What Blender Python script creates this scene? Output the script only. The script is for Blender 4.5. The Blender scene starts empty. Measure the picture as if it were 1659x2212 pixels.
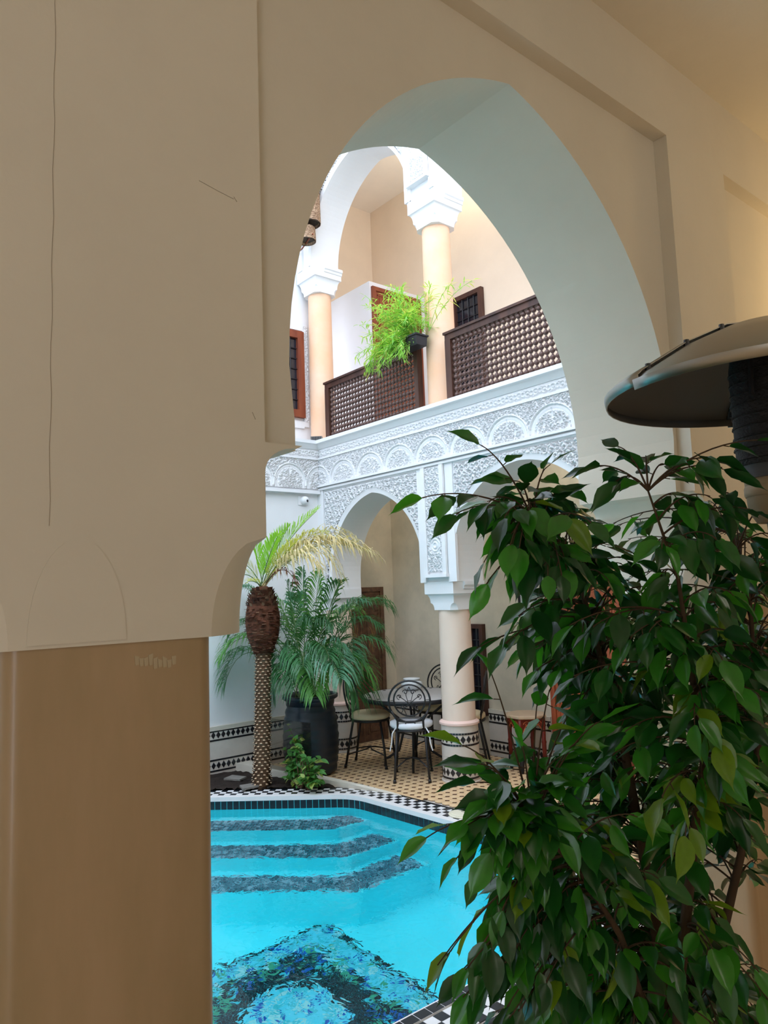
import bpy, math, random
import numpy as np
from mathutils import Vector, Matrix
from mathutils.geometry import tessellate_polygon
random.seed(7); rng = np.random.default_rng(7)
SC = bpy.context.scene
COL = SC.collection
PI = math.pi

# ------------------------------------------------------------------ camera
CAM_R = Vector((0.63447762, 0.77211337, -0.03576443))
CAM_U = Vector((0.10380759, -0.039269, 0.99382188))
CAM_F = Vector((-0.76593873, 0.63427036, 0.10506654))
CAM_C = Vector((0, 0, 1.70)); FPX = 1588.3
cd = bpy.data.cameras.new('camera'); cam = bpy.data.objects.new('camera', cd); COL.objects.link(cam)
cam.matrix_world = Matrix(((CAM_R.x, CAM_U.x, -CAM_F.x, CAM_C.x), (CAM_R.y, CAM_U.y, -CAM_F.y, CAM_C.y), (CAM_R.z, CAM_U.z, -CAM_F.z, CAM_C.z), (0, 0, 0, 1)))
cd.sensor_fit = 'HORIZONTAL'; cd.sensor_width = 36; cd.lens = 36 * FPX / 1659; cd.clip_start = 0.05
SC.camera = cam
def ray(x, y): return (CAM_F * FPX + CAM_R * (x - 829.5) - CAM_U * (y - 1106)) / FPX
def at(x, y, depth): return CAM_C + ray(x, y) * depth
def at_x(x, y, X): d = ray(x, y); return CAM_C + d * (X / d.x)
def at_y(x, y, Y): d = ray(x, y); return CAM_C + d * (Y / d.y)
def at_z(x, y, z): d = ray(x, y); return CAM_C + d * ((z - 1.7) / d.z)

# ------------------------------------------------------------------ sky, wall lamp, added fill lights, exposure
w = bpy.data.worlds.new('sky'); SC.world = w; w.use_nodes = True
bg = w.node_tree.nodes['Background']; bg.inputs['Color'].default_value = (0.83, 0.925, 1.09, 1); bg.inputs['Strength'].default_value = 3.6
def lamp(name, loc, power, color, r=0.12):
    l = bpy.data.lights.new(name, 'POINT'); l.energy = power; l.color = color; l.shadow_soft_size = r
    o = bpy.data.objects.new(name, l); COL.objects.link(o); o.location = loc; return o
lamp('near_gallery_fill', (0.9, -1.2, 3.3), 18, (1.0, 0.92, 0.83), 0.35)  # added unseen light that brightens the gallery around the camera
lamp('near_gallery_fill', (0.9, 2.6, 3.3), 14, (1.0, 0.90, 0.77), 0.3)  # second added fill for the same gallery, no fixture
lamp('wall_lamp', (-0.95, 4.35, 3.05), 17, (1.0, 0.70, 0.34), 0.12)
lamp('loggia_fill', (-5.7, 5.9, 6.7), 15, (1.0, 0.90, 0.78), 0.2)  # added to lift the dim walls of the upper gallery
lamp('far_gallery_fill', (-5.6, 5.15, 2.95), 7, (1.0, 0.90, 0.78), 0.15)  # added fill light behind the far lower arches
lamp('far_gallery_fill', (-3.7, 5.15, 2.95), 7, (1.0, 0.90, 0.78), 0.15)  # the same added fill for the next bay
lamp('underwater_fill', (-2.65, 1.4, -0.55), 11, (0.92, 0.98, 1.0), 0.12)  # added underwater light to brighten the pool floor
lamp('underwater_fill', (-4.0, -0.45, -0.55), 11, (0.92, 0.98, 1.0), 0.12)  # second added pool fill, out of sight
SC.view_settings.view_transform = 'Standard'; SC.view_settings.look = 'None'
SC.view_settings.exposure = 0.22; SC.view_settings.gamma = 1.0; SC.view_settings.use_curve_mapping = False
cy = SC.cycles
cy.use_denoising = True; cy.max_bounces = 12; cy.diffuse_bounces = 6; cy.transmission_bounces = 10; cy.glossy_bounces = 4
cy.transparent_max_bounces = 12; cy.sample_clamp_indirect = 8.0

# ------------------------------------------------------------------ materials
def srgb(r, g, b):
    f = lambda c: (c / 255 / 12.92) if c <= 10 else ((c / 255 + 0.055) / 1.055) ** 2.4
    return (f(r), f(g), f(b))
MATS = {}
def mat(name, col, rough=0.7, var=0.0, vscale=6, bump=0.0, bscale=40, spec=0.3, metal=0.0, col2=None, coat=0.0, stretch=None, transl=0.0):
    m = bpy.data.materials.new(name); m.use_nodes = True; nt = m.node_tree; p = nt.nodes['Principled BSDF']
    p.inputs['Base Color'].default_value = (*col, 1); p.inputs['Roughness'].default_value = rough
    p.inputs['Specular IOR Level'].default_value = spec; p.inputs['Metallic'].default_value = metal
    p.inputs['Coat Weight'].default_value = coat
    N = nt.nodes.new; Lk = nt.links.new
    tc = N('ShaderNodeTexCoord'); src = tc.outputs['Object']
    if stretch:
        mp = N('ShaderNodeMapping'); mp.inputs['Scale'].default_value = stretch; Lk(src, mp.inputs['Vector']); src = mp.outputs['Vector']
    if var > 0 or col2:
        n = N('ShaderNodeTexNoise'); n.inputs['Scale'].default_value = vscale; n.inputs['Detail'].default_value = 6; n.inputs['Roughness'].default_value = 0.6
        Lk(src, n.inputs['Vector'])
        r = N('ShaderNodeValToRGB'); c2 = col2 or tuple(c * (1 - var) for c in col)
        r.color_ramp.elements[0].position = 0.36; r.color_ramp.elements[1].position = 0.64
        r.color_ramp.elements[0].color = (*c2, 1); r.color_ramp.elements[1].color = (*col, 1)
        Lk(n.outputs['Fac'], r.inputs['Fac']); Lk(r.outputs['Color'], p.inputs['Base Color'])
    if bump > 0:
        n2 = N('ShaderNodeTexNoise'); n2.inputs['Scale'].default_value = bscale; n2.inputs['Detail'].default_value = 5; Lk(src, n2.inputs['Vector'])
        b = N('ShaderNodeBump'); b.inputs['Strength'].default_value = bump; b.inputs['Distance'].default_value = 0.01
        Lk(n2.outputs['Fac'], b.inputs['Height']); Lk(b.outputs['Normal'], p.inputs['Normal'])
    if transl > 0:
        t = N('ShaderNodeBsdfTranslucent'); mx = N('ShaderNodeMixShader'); mx.inputs[0].default_value = transl
        k = tuple(min(1, c * f) for c, f in zip(col, (2.6, 2.4, 0.9))); t.inputs['Color'].default_value = (*k, 1)
        out = nt.nodes['Material Output']; Lk(p.outputs[0], mx.inputs[1]); Lk(t.outputs[0], mx.inputs[2]); Lk(mx.outputs[0], out.inputs['Surface'])
    MATS[name] = m; return m
CREAM = mat('cream_plaster', srgb(214, 206, 190), 0.85, 0.06, 1.6, 0.12, 25)
BROWN = mat('brown_polished_plaster', srgb(170, 144, 112), 0.36, 0.16, 2.2, 0.06, 14, 0.5, coat=0.08, col2=srgb(154, 132, 98), stretch=(2.2, 2.2, 0.5))
WHITE = mat('white_plaster', (0.76, 0.77, 0.78), 0.8, 0.03, 3, 0.06, 30)
STUCCO = mat('carved_stucco', (0.76, 0.77, 0.78), 0.85, 0.05, 8)
BEIGE = mat('beige_gallery_plaster', srgb(232, 214, 192), 0.85, 0.06, 2, 0.06, 30)
STAIN = mat('stained_gallery_plaster', srgb(216, 204, 182), 0.85, 0, 1.5, 0.06, 30, col2=srgb(184, 177, 158))
SHAFT = mat('peach_column_plaster', srgb(226, 192, 164), 0.5, 0.06, 3, 0.05, 18, col2=srgb(230, 184, 148))
SHAFTL = mat('pale_column_plaster', srgb(228, 206, 188), 0.5, 0.05, 3, 0.05, 18)
PINK = mat('pink_plaster_ring', srgb(226, 196, 184), 0.6)
GROUT = mat('pale_tile_grout', srgb(200, 192, 182), 0.8, 0.06, 20)
WTILE = mat('pale_glazed_tile', srgb(206, 200, 190), 0.35, 0.06, 20, spec=0.5)
BTILE = mat('black_glazed_tile', (0.012, 0.013, 0.017), 0.25, spec=0.5)
STILE = mat('slate_glazed_tile', (0.016, 0.022, 0.03), 0.25, 0.4, 12, spec=0.5)
OCHRE = mat('ochre_floor_tile', srgb(222, 194, 154), 0.45, 0.10, 7, spec=0.4, col2=srgb(212, 178, 134))
DOT = mat('brown_floor_tile', srgb(92, 62, 42), 0.4)
MARBLE = mat('white_marble', (0.78, 0.78, 0.78), 0.3, 0.05, 5, spec=0.5)
CURB = mat('travertine', srgb(206, 200, 186), 0.6, 0.08, 9, 0.1)
TEAL = mat('teal_band_tile', (0.012, 0.03, 0.042), 0.2, 0.5, 9, spec=0.5)
POOL = mat('turquoise_pool_plaster', (0.075, 0.83, 0.91), 0.7, 0.05, 3)
MOS = [mat('mosaic_cyan', (0.10, 0.66, 0.80), 0.3), mat('mosaic_green', (0.05, 0.34, 0.20), 0.3), mat('mosaic_blue', (0.01, 0.10, 0.42), 0.3), mat('mosaic_night', (0.006, 0.022, 0.032), 0.3), mat('mosaic_pale', (0.35, 0.70, 0.70), 0.3), mat('mosaic_aqua', (0.05, 0.52, 0.60), 0.3)]
STEPM = [mat('step_mosaic_dark', (0.04, 0.10, 0.14), 0.3), mat('step_mosaic_grey', (0.30, 0.46, 0.54), 0.3), mat('step_mosaic_slate', (0.11, 0.21, 0.27), 0.3)]
WOOD = mat('dark_brown_wood', srgb(84, 54, 42), 0.45, 0, 9, 0.25, 30, 0.35, col2=srgb(60, 38, 32), stretch=(1, 1, 0.2))
WALNUT = mat('turned_walnut_wood', srgb(92, 66, 58), 0.38, 0.2, 12, spec=0.5)
REDW = mat('red_brown_wood', srgb(138, 72, 44), 0.5, 0, 7, 0.2, 25, col2=srgb(112, 54, 36), stretch=(1, 1, 0.2))
ORNG = mat('carved_orange_wood', srgb(170, 92, 58), 0.5, 0, 9, 0.3, 30, col2=srgb(136, 66, 42), stretch=(1, 1, 0.25))
PDOOR = mat('painted_carved_door', srgb(110, 80, 58), 0.5, 0, 20, 0.3, 40, col2=srgb(80, 56, 44))
GILT = mat('worn_gilt_paint', srgb(152, 118, 72), 0.5, 0.2, 20)
GLASSD = mat('dark_window_glass', (0.012, 0.014, 0.022), 0.08, spec=0.6)
IRON = mat('black_wrought_iron', (0.010, 0.010, 0.012), 0.45, spec=0.5)
CUSH = mat('white_cushion_cloth', (0.74, 0.76, 0.80), 0.9)
CUSHB = mat('beige_cushion_cloth', srgb(214, 196, 160), 0.9)
TTOP = mat('mosaic_table_top', srgb(186, 184, 184), 0.35, 0.1, 30, spec=0.5)
CERAM = mat('white_ceramic', (0.72, 0.78, 0.82), 0.2, spec=0.5)
REDP = mat('red_painted_wood', srgb(112, 34, 22), 0.4, 0.25, 10, spec=0.4)
ORPT = mat('orange_line_paint', srgb(206, 120, 72), 0.5)
BKPT = mat('black_paint', (0.012, 0.012, 0.014), 0.4)
POTB = mat('dark_blue_glazed_pot', (0.010, 0.020, 0.034), 0.35, 0.3, 5, 0.1, 10, 0.5)
SOIL = mat('dark_soil', srgb(46, 36, 30), 0.95, 0.5, 14, 0.8, 40)
TRUNK = mat('palm_trunk_fibre', srgb(122, 92, 70), 0.9, 0.35, 12, 0.4, 40)
SCALE = mat('pale_leaf_scar', srgb(206, 180, 148), 0.85, 0.3, 14)
FIBRE = mat('red_brown_palm_fibre', srgb(102, 62, 44), 0.95, 0.4, 16, 0.6, 60)
PALMG = mat('fresh_palm_green', (0.20, 0.42, 0.06), 0.5, transl=0.35)
PALMY = mat('yellowing_palm_leaf', (0.42, 0.42, 0.14), 0.6, transl=0.3)
STRAW = mat('dry_straw_leaf', srgb(218, 200, 156), 0.8, 0.2, 10, transl=0.2)
STRAWO = mat('dry_orange_leaf', srgb(190, 128, 92), 0.8, transl=0.2)
ARECA = mat('deep_palm_green', (0.045, 0.165, 0.06), 0.4, 0.3, 4, spec=0.4, transl=0.22)
ARECL = mat('bright_palm_green', (0.09, 0.26, 0.055), 0.4, spec=0.4, transl=0.28)
ARECB = mat('blue_palm_green', (0.075, 0.21, 0.125), 0.35, spec=0.5, transl=0.2)
STEM = mat('green_palm_stem', (0.12, 0.20, 0.06), 0.5)
SHRUB = mat('shrub_leaf_green', (0.07, 0.22, 0.05), 0.45, 0.3, 8, transl=0.25)
SHRUBY = mat('shrub_leaf_pale', (0.34, 0.44, 0.13), 0.5, transl=0.25)
TWIG = mat('brown_twig', srgb(96, 72, 54), 0.8, 0.2, 20)
BAMB = mat('bamboo_leaf_green', (0.22, 0.46, 0.10), 0.5, transl=0.35)
BAMBY = mat('bamboo_leaf_yellow', (0.44, 0.50, 0.17), 0.5, transl=0.35)
TROUGH = mat('black_plastic_trough', (0.018, 0.018, 0.022), 0.5)
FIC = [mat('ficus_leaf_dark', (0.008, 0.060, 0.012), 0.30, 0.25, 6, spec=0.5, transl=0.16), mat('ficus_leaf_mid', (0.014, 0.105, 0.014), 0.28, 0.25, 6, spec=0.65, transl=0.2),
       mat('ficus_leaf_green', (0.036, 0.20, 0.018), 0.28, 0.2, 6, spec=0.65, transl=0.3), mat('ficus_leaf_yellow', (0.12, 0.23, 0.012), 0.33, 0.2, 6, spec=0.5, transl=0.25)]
FTWIG = mat('ficus_bark', srgb(74, 56, 38), 0.8, 0.25, 14, 0.3, 50)
STEEL = mat('dull_aluminium', (0.42, 0.40, 0.36), 0.38, metal=1.0, bump=0.03, bscale=8)
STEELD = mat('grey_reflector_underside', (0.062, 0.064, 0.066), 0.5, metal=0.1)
MESHB = mat('blackened_burner_mesh', (0.018, 0.017, 0.017), 0.6, 0.3, 60, 0.5, 160)
BAND = mat('tan_gas_collar', srgb(150, 130, 100), 0.5, metal=0.3)
WICKER = mat('woven_wicker', srgb(206, 176, 146), 0.8, 0, 60, 0.8, 120, col2=srgb(120, 92, 70))
WICKD = mat('dark_wicker', srgb(84, 72, 62), 0.8, 0.4, 60, 0.6, 120)
TERRA = mat('terracotta', srgb(150, 92, 66), 0.8, 0.15, 6)
DARK = mat('black_shadow_gap', (0.02, 0.018, 0.016), 0.9)
PRINT = mat('black_white_print', srgb(210, 210, 206), 0.4, 0, 22, col2=(0.05, 0.05, 0.06))
PLASTIC = mat('ivory_plastic', srgb(214, 210, 188), 0.5)
GREYS = mat('grey_slate_slab', srgb(128, 124, 118), 0.8, 0.2, 10)
# clear sheet
def glass(name, col, rough=0.02, alpha=0.75):
    m = bpy.data.materials.new(name); m.use_nodes = True; nt = m.node_tree; nt.nodes.clear(); N = nt.nodes.new
    o = N('ShaderNodeOutputMaterial'); t = N('ShaderNodeBsdfTransparent'); t.inputs[0].default_value = (*col, 1)
    g = N('ShaderNodeBsdfGlossy'); g.inputs['Roughness'].default_value = rough; f = N('ShaderNodeLayerWeight'); f.inputs[0].default_value = 0.08
    mx = N('ShaderNodeMixShader'); nt.links.new(f.outputs[1], mx.inputs[0]); nt.links.new(t.outputs[0], mx.inputs[1]); nt.links.new(g.outputs[0], mx.inputs[2]); nt.links.new(mx.outputs[0], o.inputs[0])
    return m
SHEET = glass('smoked_clear_sheet', (0.82, 0.81, 0.79))
def water_mat():
    m = bpy.data.materials.new('pool_water'); m.use_nodes = True; nt = m.node_tree; nt.nodes.clear(); N = nt.nodes.new; L = nt.links.new
    o = N('ShaderNodeOutputMaterial'); r = N('ShaderNodeBsdfRefraction'); r.inputs['IOR'].default_value = 1.33; r.inputs['Roughness'].default_value = 0.0; r.inputs['Color'].default_value = (0.90, 0.985, 1, 1)
    g = N('ShaderNodeBsdfGlossy'); g.inputs['Roughness'].default_value = 0.02; f = N('ShaderNodeFresnel'); f.inputs['IOR'].default_value = 1.33
    tc = N('ShaderNodeTexCoord'); n1 = N('ShaderNodeTexNoise'); n1.inputs['Scale'].default_value = 13; n1.inputs['Detail'].default_value = 2.5; n1.inputs['Distortion'].default_value = 0.6
    n2 = N('ShaderNodeTexNoise'); n2.inputs['Scale'].default_value = 2.2; n2.inputs['Detail'].default_value = 1
    L(tc.outputs['Object'], n1.inputs['Vector']); L(tc.outputs['Object'], n2.inputs['Vector'])
    b1 = N('ShaderNodeBump'); b1.inputs['Strength'].default_value = 1.0; b1.inputs['Distance'].default_value = 0.0042
    b2 = N('ShaderNodeBump'); b2.inputs['Strength'].default_value = 1.0; b2.inputs['Distance'].default_value = 0.012
    L(n1.outputs['Fac'], b1.inputs['Height']); L(n2.outputs['Fac'], b2.inputs['Height']); L(b2.outputs['Normal'], b1.inputs['Normal'])
    for x in (r, g, f): L(b1.outputs['Normal'], x.inputs['Normal'])
    mx = N('ShaderNodeMixShader'); L(f.outputs[0], mx.inputs[0]); L(r.outputs[0], mx.inputs[1]); L(g.outputs[0], mx.inputs[2]); L(mx.outputs[0], o.inputs[0])
    return m
WATER = water_mat()

# ------------------------------------------------------------------ mesh builder
class MB:
    def __init__(s): s.v = []; s.f = []; s.mi = []
    def add(s, vs, fs, k=0):
        o = len(s.v); s.v += [tuple(v) for v in vs]; s.f += [tuple(i + o for i in f) for f in fs]; s.mi += [k] * len(fs); return s
    def box(s, x0, x1, y0, y1, z0, z1, k=0):
        return s.add([(x, y, z) for z in (z0, z1) for y in (y0, y1) for x in (x0, x1)], [(0, 2, 3, 1), (4, 5, 7, 6), (0, 1, 5, 4), (2, 6, 7, 3), (0, 4, 6, 2), (1, 3, 7, 5)], k)
    def prism(s, pts, axis, a, b, k=0):
        # pts: 2D outline; axis 'x': (y,z), 'y': (x,z), 'z': (x,y)
        n = len(pts)
        def P(p, t): return {'x': (t, p[0], p[1]), 'y': (p[0], t, p[1]), 'z': (p[0], p[1], t)}[axis]
        vs = [P(p, a) for p in pts] + [P(p, b) for p in pts]
        tri = tessellate_polygon([[Vector((p[0], p[1], 0)) for p in pts]])
        fs = [tuple(t) for t in tri] + [tuple(i + n for i in reversed(t)) for t in tri]
        fs += [(i, (i + 1) % n, (i + 1) % n + n, i + n) for i in range(n)]
        return s.add(vs, fs, k)
    def lathe(s, prof, seg=24, c=(0, 0), k=0, caps=True):
        vs = []; fs = []; m = len(prof)
        for r, z in prof:
            for j in range(seg):
                a = 2 * PI * j / seg; vs.append((c[0] + r * math.cos(a), c[1] + r * math.sin(a), z))
        for i in range(m - 1):
            for j in range(seg):
                j2 = (j + 1) % seg; fs.append((i * seg + j, i * seg + j2, (i + 1) * seg + j2, (i + 1) * seg + j))
        if caps:
            fs.append(tuple(reversed(range(seg)))); fs.append(tuple((m - 1) * seg + j for j in range(seg)))
        return s.add(vs, fs, k)
    def tube(s, path, r, seg=6, k=0, closed=False, r2=None):
        P = [Vector(p) for p in path]; n = len(P); vs = []; fs = []; up = None
        for i, p in enumerate(P):
            t = (P[(i + 1) % n] - P[i - 1]) if closed else (P[min(i + 1, n - 1)] - P[max(i - 1, 0)])
            t = t.normalized() if t.length > 1e-9 else Vector((0, 0, 1))
            if up is None: up = t.orthogonal().normalized()
            up = (up - t * up.dot(t)); up = up.normalized() if up.length > 1e-6 else t.orthogonal().normalized()
            w_ = t.cross(up); rr = r if r2 is None else r + (r2 - r) * i / max(1, n - 1)
            for j in range(seg):
                a = 2 * PI * j / seg; vs.append(p + (up * math.cos(a) + w_ * math.sin(a)) * rr)
        for i in range(n if closed else n - 1):
            i2 = (i + 1) % n
            for j in range(seg):
                j2 = (j + 1) % seg; fs.append((i * seg + j, i * seg + j2, i2 * seg + j2, i2 * seg + j))
        if not closed: fs += [tuple(reversed(range(seg))), tuple((n - 1) * seg + j for j in range(seg))]
        return s.add(vs, fs, k)
    def build(s, name, mats, parent=None, smooth=False, M=None, bevel=0):
        me = bpy.data.meshes.new(name); me.from_pydata(s.v, [], s.f)
        mats = mats if isinstance(mats, (list, tuple)) else [mats]
        for m in mats: me.materials.append(m)
        if len(mats) > 1: me.polygons.foreach_set('material_index', s.mi)
        if smooth: me.polygons.foreach_set('use_smooth', [True] * len(s.f))
        me.update()
        return link(name, me, parent, M, bevel)
def link(name, me, parent=None, M=None, bevel=0):
    o = bpy.data.objects.new(name, me); COL.objects.link(o)
    if parent: o.parent = parent
    if M is not None: o.matrix_local = M
    if bevel:
        b = o.modifiers.new('bevel', 'BEVEL'); b.width = bevel; b.segments = 2; b.limit_method = 'ANGLE'
    return o
def tag(o, label=None, cat=None, group=None, kind=None):
    if label: o['label'] = label
    if cat: o['category'] = cat
    if group: o['group'] = group
    if kind: o['kind'] = kind
    return o
def thing(name, label, cat, loc=(0, 0, 0), rz=0, group=None):
    o = bpy.data.objects.new(name, None); COL.objects.link(o); o.location = loc; o.rotation_euler = (0, 0, rz); o.empty_display_size = 0.1
    return tag(o, label, cat, group)
def struct(name, mb, m, smooth=False, bevel=0, label=None):
    return tag(mb.build(name, m, smooth=smooth, bevel=bevel), label, kind='structure')
def smooth_by_angle(o, deg=40):
    me = o.data; me.polygons.foreach_set('use_smooth', [True] * len(me.polygons))
    me.update()
    try: me.set_sharp_from_angle(angle=math.radians(deg))
    except Exception: pass
    return o
def copy_tree(o, parent=None):
    c = o.copy(); COL.objects.link(c); c.parent = parent
    for ch in list(o.children): copy_tree(ch, c)
    return c
def arc(c, w_, zs, rise, n=28):
    """pointed arch, left foot to right foot, spring height zs"""
    e = (rise * rise - w_ * w_) / (2 * w_); R = w_ + e; pts = []
    for i in range(n + 1):
        t = i / n; z = rise * math.sin(t * PI / 2) ** 0.9 if t < 1 else rise
        pts.append((c - (math.sqrt(max(R * R - z * z, 0)) - e), zs + z))
    return pts + [(2 * c - x, z) for x, z in reversed(pts[:-1])]

# ================================================================== SETTING: near arcade
XN, XB = -1.44, -1.96
def foot(c, w_, zs, rise, z0=2.045, inn=0.012):
    p = arc(c, w_, zs, rise); return [(c - w_ + inn + 0.0, z0)] + p + [(c + w_ - inn, z0)]
mainA = [(0.968, 2.045), (0.968, 2.12)] + arc(1.864, 0.908, 2.26, 1.14) + [(2.760, 2.12), (2.760, 2.045)]
wl = MB()
out = [(-2.6, 2.045)] + foot(-0.83, 0.90, 2.26, 1.14) + mainA + foot(4.20, 0.65, 2.20, 1.20, inn=0.085) + [(6.3, 2.045), (6.3, 4.6), (-2.6, 4.6)]
wl.prism(out, 'x', -1.50, XB)
front = struct('wall_front', wl, CREAM)
fl = MB()   # outer layer that frames the arch panel as a shallow recess
fl.box(XN, -1.5, -2.6, -1.80, 2.045, 4.6); fl.box(XN, -1.5, -1.80, 6.3, 3.545, 4.6); fl.box(XN, -1.5, 0.10, 0.848, 2.045, 3.545)
fl.box(XN, -1.5, 2.795, 3.29, 2.045, 3.545); fl.box(XN, -1.5, 4.9, 6.3, 2.045, 3.545)
fl.build('plaster_frame', CREAM, front)
cr = MB(); cr.tube([(XN + .0004, 0.386 + 0.0015 * math.sin(i * 1.7), 1.84 + i * 0.05) for i in range(24)], 0.0006, 4); cr.build('plaster_crack', mat('crack_grey', srgb(158, 146, 128), 0.9), front)
cr = MB()
for a, b in (((430, 390), (470, 412)), ((470, 412), (505, 430)), ((505, 425), (512, 436)), ((545, 890), (552, 906))):
    cr.tube([at_x(*a, XN + .0004), at_x(*b, XN + .0004)], 0.0007, 4)
cr.build('plaster_scratch', mat('scratch_grey', srgb(164, 154, 138), 0.9), front)

def near_pillar(c, label):
    # square pillar: brown polished shaft, cream cap with scooped corners
    sh = MB(); hw = 0.204; r = 0.035; x0, x1 = XB + 0.012, XN - 0.004
    ring = []
    for cx_, cy_, a0 in ((x1 - r, c + hw - r, 0), (x0 + r, c + hw - r, 90), (x0 + r, c - hw + r, 180), (x1 - r, c - hw + r, 270)):
        for k in range(7): a = math.radians(a0 + k * 15); ring.append((cx_ + r * math.cos(a), cy_ + r * math.sin(a)))
    sh.prism(ring, 'z', -0.15, 1.619)
    o = sh.build('pillar', BROWN); smooth_by_angle(o, 30); tag(o, label, kind='structure')
    cap = MB(); zs = [1.615] + [1.615 + 0.212 * i / 14 for i in range(1, 15)] + [1.90, 1.975]
    prof = []
    for z in zs: prof.append((z, 0.333, 0.138 * math.sqrt(max(0, 1 - ((z - 1.615) / 0.212) ** 2)) if z < 1.827 else 0))
    for k in range(1, 9): a = k / 8 * PI / 2; prof.append((1.975 + 0.062 * math.sin(a), 0.333 + 0.085 * (1 - math.cos(a)), 0))
    prof.append((2.045, 0.435, 0))
    rings = []
    for z, h, s_ in prof:
        s_ = max(s_, 0.002); n = []
        for sx, sy in ((1, 1), (0, 1), (0, -1), (1, -1)):
            X = XN if sx else XB; Y = c + sy * h; px = (X - s_) if sx else (X + s_)
            q = [(px + (X - px) * (.5 * (1 - k / 6) + .5 * math.cos(k * PI / 12)), (Y - sy * s_) + sy * s_ * (.5 * k / 6 + .5 * math.sin(k * PI / 12))) for k in range(7)]
            n += q if (sx, sy) in ((1, 1), (0, -1)) else q[::-1]
        rings.append([(x, y, z) for x, y in n])
    m = len(rings[0]); vs = sum(rings, []); fs = []
    for i in range(len(rings) - 1):
        for j in range(m): fs.append((i * m + j, i * m + (j + 1) % m, (i + 1) * m + (j + 1) % m, (i + 1) * m + j))
    fs += [tuple(reversed(range(m))), tuple((len(rings) - 1) * m + j for j in range(m))]
    cap.add(vs, fs); k = cap.build('pillar_cap', CREAM, o); smooth_by_angle(k, 25)
    return o
pl = near_pillar(0.515, 'square brown polished plaster pillar with a cream cap left of the arch')
near_pillar(3.21, 'square brown plaster pillar behind the large leafy ficus')
near_pillar(-2.17, 'brown plaster pillar beyond the left edge')
near_pillar(5.25, 'brown plaster pillar beyond the heater')
pt = MB()
for i in range(9):
    x = 292 + i * 10; h = random.uniform(8, 16); y = 1432 + random.uniform(-6, 4)
    q = [at_x(x, y - h, XN), at_x(x + 10, y - h + random.uniform(-5, 5), XN), at_x(x + 9, y + h * .8, XN), at_x(x + 2, y + h, XN)]
    pt.prism([(p.y, p.z) for p in q], 'x', XN - .006, XN - .0028)
pt.build('plaster_patch', mat('pale_filler', srgb(176, 160, 132), 0.9), pl)
dm = MB(); e = [(0.09 * math.cos(a), 0.195 * math.sin(a)) for a in [PI * k / 20 for k in range(21)]]
dm.prism([(0.44 + y, 1.622 + z) for y, z in e], 'x', XN - .001, XN + .0022); dm.build('plaster_dome', CREAM, [c for c in pl.children][0])
# gallery room around the camera
struct('ceiling_gallery', MB().box(XB, 2.3, -2.6, 6.3, 3.90, 4.1), CREAM)
struct('floor_gallery', MB().box(-2.08, 3.2, -3.6, 6.3, -0.35, -0.15), OCHRE)
struct('wall_gallery', MB().box(2.2, 2.35, -1.5, 6.3, -0.15, 3.9).box(2.2, 2.35, -2.75, -1.5, 2.1, 3.9), CREAM)  # unseen wall; its doorway gap is added to let sky light in
struct('wall_end', MB().box(XB, 2.35, 6.15, 6.3, -0.15, 3.9).box(XB, 2.35, -2.75, -2.6, -.15, 3.9), CREAM)

# ================================================================== SETTING: courtyard shell
YF, YB = 4.60, 4.97
a1c, a1w, a2c, a2w = -5.72, 0.725, -3.805, 0.815
z1, r1, r2 = 1.85, 0.826, 0.85
fw = MB()
out = [(-7.0, 1.72), (a1c - a1w, 1.72)] + arc(a1c, a1w, z1, r1) + [(a1c + a1w, 1.75), (a2c - a2w, 1.75)] + arc(a2c, a2w, z1, r2) + [(a2c + a2w, 1.75), (-1.96, 1.75), (-1.96, 3.20), (-7.0, 3.20)]
fw.prism(out, 'y', YF, YB); fw.box(-7.0, -1.96, YF, 6.5, 3.20, 3.345)
wb = struct('wall_back', fw, WHITE)
uw = MB()
u1c, u1w, u2c, u2w = -5.84, 0.85, -3.83, 0.82
zu = 5.45
out = [(-7.8, 5.42), (u1c - u1w, 5.42)] + arc(u1c, u1w, zu, 0.97) + [(u1c + u1w, 5.42), (u2c - u2w, 5.42)] + arc(u2c, u2w, zu, 0.97) + [(u2c + u2w, 5.42), (-1.96, 5.42), (-1.96, 7.5), (-7.8, 7.5)]
uw.prism(out, 'y', YF, YB); struct('wall_back_upper', uw, WHITE)
struct('wall_left', MB().box(-6.95, -6.65, -2.0, 4.72, -0.35, 3.345), WHITE)
struct('wall_left_upper', MB().box(-7.3, -7.0, -2.0, 5.0, 3.345, 7.5), WHITE)
struct('wall_opposite', MB().box(-7.3, XB, -2.15, -2.0, -0.35, 6.0), WHITE)
# lower gallery
YG = 5.68
struct('wall_gallery_back', MB().box(-7.0, -1.96, YG, YG + .2, -0.1, 3.2), STAIN)
struct('wall_gallery_left', MB().box(-7.0, -6.74, 4.72, YG, -0.1, 3.2), STAIN)
# upper gallery
struct('wall_loggia_back', MB().box(-8.0, -1.96, 6.4, 6.6, 3.34, 7.3), BEIGE)
struct('wall_loggia_left', MB().box(-8.0, -7.8, 4.62, 6.4, 3.34, 7.3), BEIGE)
struct('ceiling_loggia', MB().box(-8.0, -1.96, YF + .01, 6.6, 7.1, 7.3), mat('brightened_loggia_ceiling', srgb(240, 230, 216), 0.85, 0.04, 3))  # paler than the walls: reflected light is put into the colour
struct('wall_loggia_block', MB().box(-7.8, -6.74, 5.474, 6.4, 3.345, 5.476), mat('off_white_block_paint', (0.70, 0.69, 0.70), 0.85, 0.03, 3))
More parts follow.
